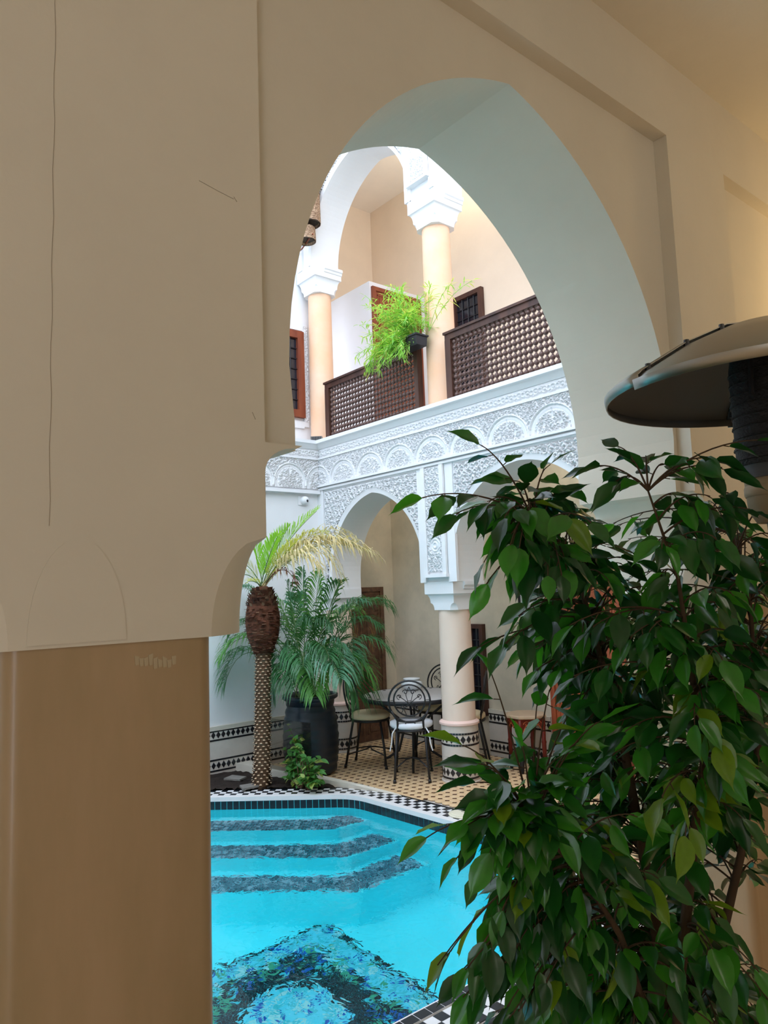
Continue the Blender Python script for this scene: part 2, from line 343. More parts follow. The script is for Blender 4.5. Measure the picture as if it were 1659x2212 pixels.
# impost and cornice
cn = MB()
cn.box(-6.66, -1.96, 4.50, YF, 3.315, 3.352); cn.prism([(4.60, 3.262), (4.565, 3.262), (4.55, 3.28), (4.53, 3.305), (4.50, 3.315), (4.60, 3.315)], 'x', -6.66, -1.96)
tag(cn.build('trim_cornice', WHITE), 'white moulded ledge under the wooden balustrades', kind='structure')
cn = MB(); cn.box(-6.65, -6.56, -2.0, 4.55, 3.315, 3.352); cn.prism([(-6.65, 3.262), (-6.615, 3.262), (-6.60, 3.28), (-6.58, 3.305), (-6.56, 3.315), (-6.65, 3.315)], 'y', -2.0, 4.56); cn.box(-7.0, -6.65, -2, 4.6, 3.345, 3.352)
tag(cn.build('trim_cornice', WHITE), kind='structure')

# ------------------------------------------------------------------ carved stucco relief (height fields)
def sst(x, a, b): t = np.clip((x - a) / (b - a), 0, 1); return t * t * (3 - 2 * t)
def scroll(U, V, s=0.055, seed=0):
    """arabesque of interlocking spirals and leaves, 0..1"""
    a = U / s; b = V / s
    i = np.floor(b / 0.866); a2 = a + 0.5 * (i % 2)
    fa = a2 - np.floor(a2) - 0.5; fb = b - (i + 0.5) * 0.866
    sg = np.where((np.floor(a2) + i) % 2 == 0, 1, -1)
    r = np.hypot(fa, fb); th = np.arctan2(fb, fa) * sg
    sp = np.cos(2 * PI * 2.3 * r - th + 0.9 * np.sin(3 * a + 2 * b + seed))
    lf = np.sin(5.3 * a + 1.6 * np.sin(3.1 * b)) * np.sin(4.7 * b + 1.5 * np.sin(2.7 * a + seed))
    return sst(0.75 * sp + 0.55 * lf, -0.25, 0.25)
def relief(name, parent, m, fn, u0, u1, v0, v1, step, plane, mask=None, axis='y', sign=-1, kind='stuff'):
    nu = max(2, int((u1 - u0) / step)) + 1; nv = max(2, int((v1 - v0) / step)) + 1
    U, V = np.meshgrid(np.linspace(u0, u1, nu), np.linspace(v0, v1, nv))
    H = fn(U, V)
    A = plane + sign * H
    P = np.stack([U, A, V] if axis == 'y' else [A, U, V], -1).reshape(-1, 3)
    idx = np.arange(nu * nv).reshape(nv, nu)
    F = np.stack([idx[:-1, :-1], idx[:-1, 1:], idx[1:, 1:], idx[1:, :-1]], -1).reshape(-1, 4)
    if axis == 'x': F = F[:, ::-1]
    if mask is not None:
        K = mask(U, V).reshape(-1); F = F[K[F].all(1)]
    me = bpy.data.meshes.new(name); me.vertices.add(len(P)); me.vertices.foreach_set('co', P.astype(np.float32).ravel())
    me.loops.add(F.size); me.loops.foreach_set('vertex_index', F.astype(np.int32).ravel())
    me.polygons.add(len(F)); me.polygons.foreach_set('loop_start', np.arange(0, F.size, 4, dtype=np.int32)); 
    me.materials.append(m); me.update(calc_edges=True); me.validate()
    o = link(name, me, parent)
    if kind: o['kind'] = kind
    return o
def inside_arch(U, V, c, w_, zs, rise, grow=0.0):
    e = (rise * rise - w_ * w_) / (2 * w_); R = w_ + e + grow
    return np.where(V < zs, np.abs(U - c) < w_ + grow, (np.hypot(np.abs(U - c) + e, V - zs) < R))
def frieze_fn(period, phase, z0=2.855, apex=3.085):
    """row of small blind arches over a carved field"""
    def fn(U, V):
        h = 0.019 * scroll(U, V, 0.038, 1.3)
        for sh, in ((0,),):
            u = (U - phase + period / 2) % period - period / 2
            w_ = period * 0.505; zs = z0 + 0.02; rise = apex - zs; e = max((rise * rise - w_ * w_) / (2 * w_), -0.3 * w_)
            # rounded pointed arch measured as normalised radius
            q = np.sqrt((u / w_) ** 2 + (np.maximum(V - zs, 0) / rise) ** 2)
            q = np.where(V < zs, np.abs(u / w_), q)
            ins = q < 0.93
            # stalactite tiers inside each arch
            tier = 0.014 * scroll(U, V, 0.034, 4.0) * (q < 0.74)
            for k, (hh, ww) in enumerate(((0.165, 0.030), (0.10, 0.030), (0.10, 0.030), (0.06, 0.026), (0.06, 0.026))):
                off = (0, -0.082, 0.082, -0.15, 0.15)[k]
                dd = np.abs(u - off); topz = z0 + 0.03 + hh
                nich = (dd < ww * (0.55 + 0.2 * np.cos((V - z0) * 160)) * np.sqrt(np.clip((topz - V) / 0.07, 0, 1))) & (V < topz) & (V > topz - 0.075)
                tier = np.where(nich, -0.02, tier)
            inner = 0.004 + tier + 0.005 * np.cos(np.clip(q, 0, 1) * 22) * (q > 0.78)
            h = np.where(ins, inner, h)
            rib = np.exp(-((q - 0.97) / 0.035) ** 2); h = np.maximum(h, 0.024 * rib * (V > z0 - .01))
        return h
    return fn
def knot_fn(U, V):
    p = 0.085; u = (U + 10) % p - p / 2; v = V - 3.211
    r = np.hypot(u, v); ring = np.exp(-((r - 0.026) / 0.0055) ** 2); ring2 = np.exp(-((np.hypot(np.abs(u) - p / 2, v) - 0.018) / 0.005) ** 2); dot = r < 0.009
    wv = np.exp(-((v - 0.030 * np.sin(2 * PI * U / (2 * p))) / 0.0055) ** 2)
    return 0.017 * np.clip(np.maximum.reduce([ring, ring2, dot * 1.0, wv * 0.8]), 0, 1)
FX0, FX1 = -6.65, -1.97
S1 = 0.0054
bk = MB(); bk.box(FX0, FX1, 4.575, YF, 2.80, 3.262); fz = tag(bk.build('frieze', WHITE), 'band of white carved stucco arches on the far wall under the balustrades', kind='structure')
relief('carved_arches', fz, STUCCO, frieze_fn(0.455, -3.442 + .0), FX0, -2.9, 2.86, 3.145, S1, 4.570)
relief('carved_knots', fz, STUCCO, knot_fn, FX0, -2.9, 3.163, 3.258, 0.0058, 4.572)
r_ = MB(); r_.box(FX0, FX1, 4.545, 4.575, 3.143, 3.163); r_.box(FX0, FX1, 4.535, 4.575, 2.838, 2.858); r_.box(FX0, FX1, 4.552, 4.575, 2.805, 2.826); r_.build('frieze_rail', WHITE, fz)
bk = MB(); bk.box(-6.65, -6.625, -2.0, 4.575, 2.76, 3.262); fz2 = tag(bk.build('frieze', WHITE), 'band of white carved stucco arches on the left courtyard wall', kind='structure')
relief('carved_arches', fz2, STUCCO, frieze_fn(0.40, 4.19), 2.6, 4.56, 2.82, 3.145, S1, -6.62, axis='x', sign=1)
relief('carved_knots', fz2, STUCCO, knot_fn, 2.6, 4.56, 3.163, 3.258, 0.0058, -6.622, axis='x', sign=1)
r_ = MB(); r_.box(-6.625, -6.595, 2.0, 4.56, 3.143, 3.163); r_.box(-6.625, -6.585, -2.0, 4.56, 2.765, 2.80); r_.build('frieze_rail', WHITE, fz2)

def spandrel(parent, x0, x1, zlo, zhi, c, w_, zs, rise, grow, s=0.060, seed=0.0, step=0.0052):
    def fn(U, V):
        bord = np.minimum(np.minimum(U - x0, x1 - U), zhi - V)
        return 0.034 * scroll(U - c, V, s, seed) * (bord > 0.02) + 0.012 * (bord < 0.012)
    return relief('carved_spandrel', parent, STUCCO, fn, x0, x1, zlo, zhi, step, YF - 0.004, lambda U, V: ~inside_arch(U, V, c, w_, zs, rise, grow))
def archivolt(parent, c, w_, zs, rise, up, zb, y0=4.572, m=WHITE, name='archivolt'):
    a = arc(c, w_, zs, rise); b = arc(c, w_ + 0.035, zs, rise + up)
    n = len(a); mb = MB(); vs = []
    A = [(a[0][0], zb)] + a + [(a[-1][0], zb)]; B = [(b[0][0], zb)] + b + [(b[-1][0], zb)]; n = len(A)
    # chamfered band: outer edge proud, inner edge back
    vs = [(x, YF + 0.0, z) for x, z in A] + [(x, y0 + .012, z) for x, z in A] + [(x, y0, z) for x, z in B] + [(x, YF, z) for x, z in B]
    fs = []
    for i in range(n - 1):
        for k in range(3): fs.append((k * n + i, k * n + i + 1, (k + 1) * n + i + 1, (k + 1) * n + i))
    mb.add(vs, fs); return smooth_by_angle(mb.build(name, m, parent), 40)
archivolt(wb, a1c, a1w, z1, r1, 0.085, 1.75); archivolt(wb, a2c, a2w, z1, r2, 0.085, 1.75)
spandrel(wb, -6.545, -5.02, 1.85, 2.80, a1c, a1w, z1, r1, 0.05, seed=0.4)
spandrel(wb, -4.56, -3.02, 1.95, 2.80, a2c, a2w, z1, r2, 0.05, seed=2.1)
rl = MB(); rl.box(-6.65, -6.545, 4.565, YF, 1.75, 2.805); rl.box(-5.03, -4.955, 4.572, YF, 1.75, 2.805); rl.box(-4.66, -4.56, 4.572, YF, 1.75, 2.805); rl.box(-3.02, -2.60, 4.572, YF, 1.75, 2.805)
rl.build('upright_rail', WHITE, wb)
def pilaster(parent, xa, xb, za, zb, yp=4.545):
    mb = MB(); t = 0.045
    mb.box(xa, xb, yp + .024, YF, za, zb); mb.box(xa, xa + t, yp, YF, za, zb); mb.box(xb - t, xb, yp, YF, za, zb); mb.box(xa - .008, xb + .008, yp - .012, YF, za - .022, za + 0.006)
    o = mb.build('pilaster', WHITE, parent)
    cxp = (xa + xb) / 2; zm = za + (zb - za) * 0.27
    def fn(U, V):
        r = np.hypot(U - cxp, V - zm); star = np.maximum(np.abs(U - cxp) + np.abs(V - zm), np.maximum(np.abs(U - cxp), np.abs(V - zm)) * 1.35)
        h = 0.016 * scroll(U - cxp, V, 0.042, 0.7)
        h = np.where(r < 0.075, 0.002, h); h = np.maximum(h, 0.015 * np.exp(-((r - 0.024) / .008) ** 2)); h = np.maximum(h, 0.013 * np.exp(-((star - 0.072) / .008) ** 2)); return h
    relief('carved_panel', o, STUCCO, fn, xa + t, xb - t, za + .03, zb - .01, 0.0055, yp + .022)
    return o
pilaster(wb, -4.945, -4.66, 1.815, 2.80)
# upper arcade stucco
ub = bpy.data.objects['wall_back_upper']
archivolt(ub, u1c, u1w, zu, 0.97, 0.07, 5.42); archivolt(ub, u2c, u2w, zu, 0.97, 0.07, 5.42)
spandrel(ub, -6.86, -5.05, 5.75, 6.75, u1c, u1w, zu, 0.97, 0.05, seed=1.0, step=0.008)
rl = MB(); rl.box(-5.04, -4.99, 4.572, YF, 5.42, 6.8); rl.box(-4.70, -4.64, 4.572, YF, 5.42, 6.8); rl.box(-6.95, -6.86, 4.572, YF, 5.42, 6.8); rl.build('upright_rail', WHITE, ub)
pilaster(ub, -4.97, -4.69, 5.56, 6.70)

# ------------------------------------------------------------------ columns
def column(x, y, z0, shaft_r, zc0, zc1, zimp, base, label, shaft_mat, impost=True):
    t = tag(thing('column', label, None, (x, y, 0)), kind='structure')
    s = MB()
    zb = 0.52 if base else z0 + 0.055
    s.lathe([(shaft_r * 1.0, zb), (shaft_r * 0.985, (zb + zc0) / 2), (shaft_r * 0.95, zc0)], 32)
    smooth_by_angle(s.build('shaft', shaft_mat, t), 40)
    if base:
        R = 0.166
        b = MB(); b.lathe([(R + .012, 0), (R + .012, 0.012), (R, 0.016), (R, 0.49)], 40); smooth_by_angle(b.build('tiled_base', GROUT, t), 40)
        k = MB(); k.lathe([(R, 0.488), (R + .014, 0.496), (R + .014, 0.512), (R, 0.522), (shaft_r, 0.53)], 36); smooth_by_angle(k.build('ring', PINK, t), 40)
        tile_ring(t, R, 0.043, 'thin'); tile_ring(t, R, 0.0925, 'dia'); tile_ring(t, R, 0.142, 'thin')
        tile_ring(t, R, 0.326, 'thin'); tile_ring(t, R, 0.374, 'dia'); tile_ring(t, R, 0.422, 'thin')
    else:
        b = MB(); b.lathe([(shaft_r + .012, z0), (shaft_r + .012, z0 + .045), (shaft_r, z0 + .055)], 32); smooth_by_angle(b.build('plinth', shaft_mat, t), 40)
    # capital: square block, quarter round, scooped corners
    c = MB(); zm = zc0 + (zc1 - zc0) * 0.56; prof = []
    for k in range(9): a = k / 8; prof.append((zc0 + (zm - zc0) * 0.45 * a, 0.150, 0.05 * math.sqrt(1 - a * a)))
    for k in range(9): a = k / 8 * PI / 2; prof.append((zc0 + (zm - zc0) * (0.45 + 0.55 * math.sin(a)), 0.150 + 0.032 * (1 - math.cos(a)), 0.0))
    prof += [(zm + .002, 0.186, 0), (zc1, 0.186, 0)]
    rings = []
    for z, h, q in prof:
        q = max(q, .0015); rr = []
        for sx, sy in ((1, 1), (-1, 1), (-1, -1), (1, -1)):
            a_, b_ = (sx * h, sy * (h - q)), (sx * (h - q), sy * h)
            rr += [a_, b_] if sx * sy > 0 else [b_, a_]
        rings.append([(p, q2, z) for p, q2 in rr])
    m = 8; fs = [(i * m + j, i * m + (j + 1) % m, (i + 1) * m + (j + 1) % m, (i + 1) * m + j) for i in range(len(rings) - 1) for j in range(m)]
    fs += [tuple(reversed(range(m))), tuple((len(rings) - 1) * m + j for j in range(m))]
    c.add(sum(rings, []), fs); smooth_by_angle(c.build('capital', WHITE, t), 30)
    im = MB(); zi = zc1
    for sx in ((1, -1) if impost else (-1,)):
        p = [(sx * 0.18, zi - .075), (sx * 0.195, zi - .07), (sx * 0.20, zi - .045), (sx * 0.212, zi - .035), (sx * 0.212, zi - .004), (sx * 0.18, zi - .004)]
        im.prism(p, 'y', -0.06, 0.19)
    im.build('impost', WHITE, t)
    return t
TILE_ME = {}
def tile_mesh(kind):
    if kind in TILE_ME: return TILE_ME[kind]
    mb = MB()
    if kind == 'dia':   # upright lozenge, lies in XZ, faces -Y
        p = [(0, -.035), (.024, 0), (0, .035), (-.024, 0)]; q = [(a * .86, b * .86) for a, b in p]
        mb.add([(a, 0, b) for a, b in p] + [(a, -.003, b) for a, b in q], [(0, 1, 5, 4), (1, 2, 6, 5), (2, 3, 7, 6), (3, 0, 4, 7), (4, 5, 6, 7)])
    elif kind == 'thin':
        mb.box(-.0115, .0115, -.0028, 0.001, -.008, .008)
    me = mb.build('tile', BTILE); d = me.data; bpy.data.objects.remove(me); TILE_ME[kind] = d; return d
def tile_ring(t, R, z, kind, a0=-180, a1=50):
    n = 20 if kind == 'dia' else 40
    if kind == 'thin':
        mb = MB()
        for j in range(n):
            a = 2 * PI * j / n; M = Matrix.Rotation(a + PI / 2, 4, 'Z')
            b = MB().box(-.0115, .0115, -.003, .001, -.008, .008)
            mb.add([M @ Vector(v) + Vector((R * math.cos(a), R * math.sin(a), z)) for v in b.v], b.f)
        o = mb.build('tile_band', BTILE, t); o['kind'] = 'stuff'; return
    for j in range(n):
        a = 2 * PI * j / n
        link('tile', tile_mesh('dia'), t, Matrix.Translation((R * math.cos(a) * 1.001, R * math.sin(a) * 1.001, z)) @ Matrix.Rotation(a + PI / 2, 4, 'Z'))
column(-4.81, 4.77, 0, 0.150, 1.50, 1.755, 0, True, 'pale peach column on a black and white tiled base beside the iron chairs', SHAFTL)
column(-2.80, 4.77, 0, 0.150, 1.50, 1.755, 0, True, 'pale peach column glimpsed through the ficus leaves', SHAFTL)
column(-6.62, 4.78, 0, 0.150, 1.50, 1.725, 0, True, 'pale corner column beside the carved door and dark pot', SHAFTL, False)
column(-4.83, 4.77, 3.35, 0.140, 5.12, 5.425, 0, False, 'upper peach column between the two lattice balustrades', SHAFT)
column(-6.80, 4.77, 3.35, 0.140, 5.12, 5.425, 0, False, 'upper peach column by the left end of the balustrade', SHAFT)
column(-2.80, 4.77, 3.35, 0.140, 5.12, 5.425, 0, False, 'upper peach column hidden behind the near arch', SHAFT)

# ------------------------------------------------------------------ tiled dados
def dado(name, label, p0, p1, top=0.455, skip=()):
    """pale panel with two black lozenge bands; p0->p1 runs so that its face is on the right hand"""
    p0, p1 = Vector((*p0, 0)), Vector((*p1, 0)); L = (p1 - p0).length; ang = math.atan2(p1.y - p0.y, p1.x - p0.x)
    o = tag(MB().box(0, L, -0.016, 0, -.01, top - .04).build(name, WTILE), label, kind='structure')
    o.location = p0; o.rotation_euler = (0, 0, ang)
    MB().box(0, L, -0.022, 0, top - .04, top).build('plaster_edge', CURB, o)
    n = int(L / 0.052); st = L / n
    for z, kind in ((0.043, 'thin'), (0.0925, 'dia'), (0.142, 'thin'), (0.326, 'thin'), (0.374, 'dia'), (0.422, 'thin')):
        if z > top - .05: z -= 0.012
        if kind == 'thin':
            mb = MB(); mb.box(0, L, -.0185, -.015, z - .008, z + .008); b = mb.build('tile_band', BTILE, o); b['kind'] = 'stuff'
        else:
            for i in range(n): link('tile', tile_mesh('dia'), o, Matrix.Translation(((i + .5) * st, -0.0165, z)))
    return o
dado('trim_1', 'black and white tiled dado on the left courtyard wall behind the palm', (-6.65, 2.2), (-6.65, 4.62)).rotation_euler = (0, 0, PI / 2)
dado('trim_2', 'black and white tiled dado along the gallery back wall', (-6.74, YG), (-5.50, YG))
dado('trim_3', 'black and white tiled dado behind the red side table', (-5.28, YG), (-4.50, YG))
for o in bpy.data.objects:
    pass
dado('trim_4', 'tiled dado right of the orange carved door', (-3.62, YG), (-2.0, YG))

# ------------------------------------------------------------------ doors and windows
def panel_door(name, label, mw, width, height, M, leaves=2, panels=4, gilt=True, frame=0.05):
    """local: x along width, front face -y"""
    t = tag(MB().box(0, frame, -.03, 0.03, 0, height).box(width - frame, width, -.03, .03, 0, height).box(frame, width - frame, -.03, .03, height - frame, height).build(name, mw), label, kind='structure')
    t.matrix_world = M
    lw = (width - 2 * frame) / leaves
    for i in range(leaves):
        x0 = frame + i * lw; lf = MB().box(x0 + .002, x0 + lw - .002, -.012, .015, 0.01, height - frame).build('door_leaf', mw, t)
        z = 0.07; hs = [(height - frame - 0.1) * f for f in ((0.15, 0.36, 0.36, 0.13) if panels == 4 else (0.3, 0.34, 0.36))]
        for h in hs:
            pm = MB(); a, b, c, d = x0 + .03, x0 + lw - .03, z + .012, z + h - .012
            pm.box(a, b, -.018, -.011, c, c + .012); pm.box(a, b, -.018, -.011, d - .012, d); pm.box(a, a + .012, -.018, -.011, c, d); pm.box(b - .012, b, -.018, -.011, c, d)
            pm.box(a + .03, b - .03, -.02, -.011, c + .03, d - .03)
            if gilt and h > 0.3:
                cxp = (a + b) / 2; cz = (c + d) / 2
                for k in range(8):
                    ang = k * PI / 4; pm.tube([(cxp + r * math.cos(ang + r * 6) * .5, -.021, cz + r * math.sin(ang + r * 6) * 1.3) for r in (0.02, 0.06, 0.10, 0.13)], 0.005, 4, 1)
            pm.build('door_panel', [mw, GILT], t if False else lf); z += h
    return t
Mx = Matrix.Rotation(PI / 2, 4, 'Z')   # local -y -> world +x
panel_door('door_1', 'dark carved double door with worn gilt behind the potted palm', PDOOR, 0.62, 1.735, Matrix.Translation((-6.735, 4.88, 0)) @ Mx)
panel_door('door_2', 'red-brown panelled door behind the bamboo on the upper floor', REDW, 0.80, 2.06, Matrix.Translation((-6.735, 5.50, 3.352)) @ Mx, gilt=False)
panel_door('door_4', 'orange carved wooden door half hidden by the ficus leaves', ORNG, 0.82, 1.88, Matrix.Translation((-4.47, YG - .005, 0)))
def lattice_window(name, label, M, wd, ht, mw, fr=0.055, depth=0.05):
    t = tag(MB().box(0, fr, -depth, .02, 0, ht).box(wd - fr, wd, -depth, .02, 0, ht).box(fr, wd - fr, -depth, .02, 0, fr).box(fr, wd - fr, -depth, .02, ht - fr, ht).build(name, mw), label, kind='structure')
    t.matrix_world = M
    MB().box(fr, wd - fr, -.008, .0, fr, ht - fr).build('pane', GLASSD, t)
    g = MB(); nx = max(2, int(wd / .11)); nz = max(3, int(ht / .13))
    for i in range(1, nx): x = fr + (wd - 2 * fr) * i / nx; g.tube([(x, -.02, fr), (x, -.02, ht - fr)], .006, 5)
    for i in range(1, nz): z = fr + (ht - 2 * fr) * i / nz; g.tube([(fr, -.02, z), (wd - fr, -.02, z)], .006, 5)
    g.build('iron_grille', IRON, t); return t
lattice_window('window_1', 'brown framed grilled window in the upper left wall', Matrix.Translation((-6.995, 3.75, 3.70)) @ Mx, 0.885, 1.02, REDW, 0.085)
lattice_window('window_2', 'dark framed leaded window above the right balustrade', Matrix.Translation((-6.20, 6.395, 4.02)), 0.49, 1.24, WOOD)
tag(bpy.data.objects['window_2'], None)
lattice_window('window_3', 'tall dark wooden window opening behind the tiled column', Matrix.Translation((-5.50, YG - .005, 0.385)), 0.215, 0.925, WOOD, 0.045)
# white carved surround of the upper left window
sr = MB(); sr.box(-7.0, -6.975, 4.635, 4.70, 3.60, 4.84); sr.box(-7.0, -6.975, 3.66, 4.635, 4.74, 4.84); sr.box(-7.0, -6.975, 3.66, 4.635, 3.58, 3.66)
s_ = tag(sr.build('trim_5', STUCCO), 'white carved border around the upper left window', kind='structure')
relief('carved_border', s_, STUCCO, lambda U, V: 0.008 * scroll(U, V, 0.04, 2.0), 4.64, 4.695, 3.66, 4.80, .007, -6.974, axis='x', sign=1)

# ================================================================== POOL
def rounded(poly, rads, n=6):
    out = []
    m = len(poly)
    for i, p in enumerate(poly):
        p = Vector(p); a = Vector(poly[i - 1]); b = Vector(poly[(i + 1) % m]); r = rads[i]
        if r <= 0: out.append(p); continue
        u = (a - p).normalized(); v = (b - p).normalized(); A = p + u * r; B = p + v * r
        for k in range(n + 1): t = k / n; out.append(A * (1 - t) ** 2 + p * 2 * t * (1 - t) + B * t * t)
    return out
WZ = -0.10; PZ = -1.30
poly = [(-6.25, 2.595), (-5.13, 3.805), (-3.25, 3.925), (-2.395, 3.07), (-2.395, 0.2), (-3.2, -0.7), (-5.4, -0.7), (-6.25, 0.2)]
rim = rounded(poly, [0, .16, .12, .10, .1, .1, .1, 0])
def offset(pts, d):
    m = len(pts); out = []
    for i in range(m):
        a, p, b = pts[i - 1], pts[i], pts[(i + 1) % m]
        n1 = Vector((-(p - a).y, (p - a).x)).normalized(); n2 = Vector((-(b - p).y, (b - p).x)).normalized()
        n = (n1 + n2); n = n / max(0.3, n.dot(n1)) if n.length > 1e-6 else n1
        out.append(p + n * d)
    return out
fh = [(p.x, p.y) for p in offset(rim, 0.15)]; fr_ = [(-6.95, -2.0), (-2.06, -2.0), (-2.06, 5.9), (-6.95, 5.9)]
fm = MB(); tri = tessellate_polygon([[Vector((x, y, 0)) for x, y in fr_], [Vector((x, y, 0)) for x, y in fh]])
fm.add([(x, y, -.012) for x, y in fr_ + fh], [tuple(q) for q in tri]); fm.box(-2.075, -2.06, -2, 5.9, -.3, -.012)
struct('floor_courtyard', fm, GROUT)
# winding is clockwise seen from above, so the left-hand normal points outwards
def strip(mb, A, za, B, zb, k=0):
    m = len(A); o = len(mb.v)
    mb.v += [(p.x, p.y, za) for p in A] + [(p.x, p.y, zb) for p in B]
    mb.f += [(o + i, o + (i + 1) % m, o + m + (i + 1) % m, o + m + i) for i in range(m)]; mb.mi += [k] * m
basin = MB(); strip(basin, rim, -0.105, rim, PZ); basin.add([(p.x, p.y, PZ) for p in rim], [tuple(range(len(rim)))])
strip(basin, rim, -0.03, rim, -0.105)
bo = struct('pool_basin', basin, POOL, label='turquoise plastered swimming pool sunk in the courtyard floor')
# steps across the cut corner
u = Vector((1.12, 1.21)).normalized(); nrm = Vector((u.y, -u.x))     # nrm points into the pool
c0 = Vector((-5.69, 3.20))
def step_poly(d):
    a = c0 + nrm * d
    L = 0.75 + 0.95 * d; R_ = 0.86 + 0.86 * d
    return a
walls = [Vector(p) for p in poly]
def clip_half(pts, p, n):
    out = []
    for i in range(len(pts)):
        a, b = pts[i], pts[(i + 1) % len(pts)]; da, db = (a - p).dot(n), (b - p).dot(n)
        if da <= 0: out.append(a)
        if da * db < 0: out.append(a + (b - a) * (da / (da - db)))
    return out
inner = offset([Vector(p) for p in poly], -0.004)
for i, (d, z, xl) in enumerate(((0.36, -0.30, -4.93), (0.70, -0.55, -4.59), (1.04, -0.80, -4.27))):
    pp = clip_half(clip_half(inner, c0 + nrm * d, nrm), Vector((xl, 0)), Vector((1, 0)))
    st = MB(); st.prism([(p.x, p.y) for p in pp], 'z', PZ + .001, z); st.build('pool_step', POOL, bo)
    # mosaic nosing along the front edge of the tread
    pq = pp
    if len(pq) >= 3:
        xs = [(p - c0).dot(u) for p in pq]; n_ = 0; q = MB(); ts = 0.026
        lo, hi = min(xs), max(xs)
        uu = lo
        while uu < hi:
            dd = d - 1.3
            while dd < d - .004:
                c_ = c0 + u * (uu + ts / 2) + nrm * (dd + ts / 2)
                ed = min(d - ts / 2 - dd, xl - c_.x - ts * .7)
                if 0 < ed < .26 and all((c_ - walls[j]).dot(Vector((-(walls[(j + 1) % 8] - walls[j]).y, (walls[(j + 1) % 8] - walls[j]).x)).normalized()) < -0.03 for j in range(8)):
                    h = ts * .46; k = random.choice((0, 0, 2, 2, 1)); zz = z + .003
                    q.add([(c_ + u * a * h + nrm * b * h).to_3d() + Vector((0, 0, zz)) for a, b in ((-1, -1), (1, -1), (1, 1), (-1, 1))], [(0, 1, 2, 3)], k)
                dd += ts
            uu += ts
        o = q.build('step_mosaic', STEPM, bo); o['kind'] = 'stuff'
# star mosaic on the bottom
ms = MB(); ts = 0.033; X0, X1, Y0, Y1 = -4.49, -3.02, 1.59, 3.06; mc = Vector(((X0 + X1) / 2, (Y0 + Y1) / 2)); hw = (X1 - X0) / 2
nx = int((X1 - X0) / ts)
for i in range(nx):
    for j in range(nx):
        x = X0 + (i + .5) * ts; y = Y0 + (j + .5) * ts; a, b = x - mc.x, y - mc.y; r = math.hypot(a, b); ch = max(abs(a), abs(b)); di = (abs(a) + abs(b)) / 1.414
        wts = None
        if ch > hw - 0.035: k = 3
        elif ch > hw - 0.20: k = random.choices((0, 4, 1, 2, 5), (6, 2, 1, 1, 4))[0]
        elif r < 0.30: k = random.choices((0, 4, 5, 2), (5, 3, 3, 1))[0]
        elif r < 0.41: k = 3
        elif min(ch, di) < 0.46 : k = random.choices((3, 1, 2, 5), (6, 2, 1, 1))[0]
        else:
            th = math.atan2(b, a); k = random.choices((3, 1, 0, 2, 4), (9, 3, 2, 2, 1))[0] if math.cos(8 * th + r * 9) > -0.2 else random.choices((0, 1, 5, 4), (4, 4, 3, 1))[0]
        h = ts * .47; z = PZ + .004
        ms.add([(x - h, y - h, z), (x + h, y - h, z), (x + h, y + h, z), (x - h, y + h, z)], [(0, 1, 2, 3)], k)
o = ms.build('star_mosaic', MOS, bo); o['kind'] = 'stuff'
# water
wm = MB(); rw = offset(rim, -0.001); wm.add([(p.x, p.y, WZ) for p in reversed(rw)], [tuple(range(len(rw)))])
struct('pool_water', wm, WATER, label='clear rippled pool water over a mosaic star and steps')
# coping: marble lip, teal tile band, chequered border
cp = MB(); lip = offset(rim, 0.052)
lowr = offset(rim, -0.006)
strip(cp, lip, 0.004, lowr, 0.004); strip(cp, lowr, 0.004, lowr, -0.030); strip(cp, lowr, -0.030, rim, -0.030); strip(cp, lip, -.02, lip, .004)
coping = struct('pool_coping', cp, MARBLE, label='white marble lip with chequered tile border round the pool')
def along(pts, step, closed=True):
    """points and tangents spaced evenly along a closed path"""
    P = pts + [pts[0]] if closed else pts; L = [0]
    for a, b in zip(P, P[1:]): L.append(L[-1] + (b - a).length)
    n = int(round(L[-1] / step)); st = L[-1] / n; out = []; i = 0
    for k in range(n):
        s = (k + .5) * st
        while L[i + 1] < s: i += 1
        t = (P[i + 1] - P[i]).normalized(); out.append((P[i] + t * (s - L[i]), t))
    return out, st
def vis_key(p): return (Vector((p.x, p.y, 0)) - CAM_C).length
band_me = MB().box(-.0235, .0235, -.004, .004, -.033, .033).build('tile', TEAL); bd = band_me.data; bpy.data.objects.remove(band_me)
pts, st = along(rim, 0.052)
front_band = MB()
for p, t in pts:
    M = Matrix.Translation((p.x, p.y, -.0655)) @ Matrix.Rotation(math.atan2(t.y, t.x), 4, 'Z')
    if (p.y > 2.4 and p.x < -2.9): link('tile', bd, coping, M)
    else:
        b = MB().box(-.0235, .0235, -.004, .004, -.033, .033); front_band.add([M @ Vector(v) for v in b.v], b.f)
o = front_band.build('tile_band', TEAL, coping); o['kind'] = 'stuff'
gb = MB(); strip(gb, offset(rim, 0.235), -0.004, lip, -0.004); gb.build('border_bed', GROUT, coping)
tq = {}
for k, m in (('w', MARBLE), ('b', STILE)):
    o = MB().box(-.0255, .0255, -.0255, .0255, -.006, 0.002).build('tile', m); tq[k] = o.data; bpy.data.objects.remove(o)
o = MB().box(-.0315, .0315, -.0095, .0095, -.006, 0.002).build('tile', STILE); tq['l'] = o.data; bpy.data.objects.remove(o)
o = MB().box(-.0315, .0315, -.023, .025, -.004, 0.0055).build('tile', STILE); tq['i'] = o.data; bpy.data.objects.remove(o)
rest = MB(); cand = []
pts, st = along(offset(rim, 0.14), 0.0528)
for i, (p, t) in enumerate(pts):
    nn = Vector((-t.y, t.x))
    for row in range(3): cand.append((p + nn * ((row - 1) * 0.0525), t, 'w' if (i + row) % 2 else 'b'))
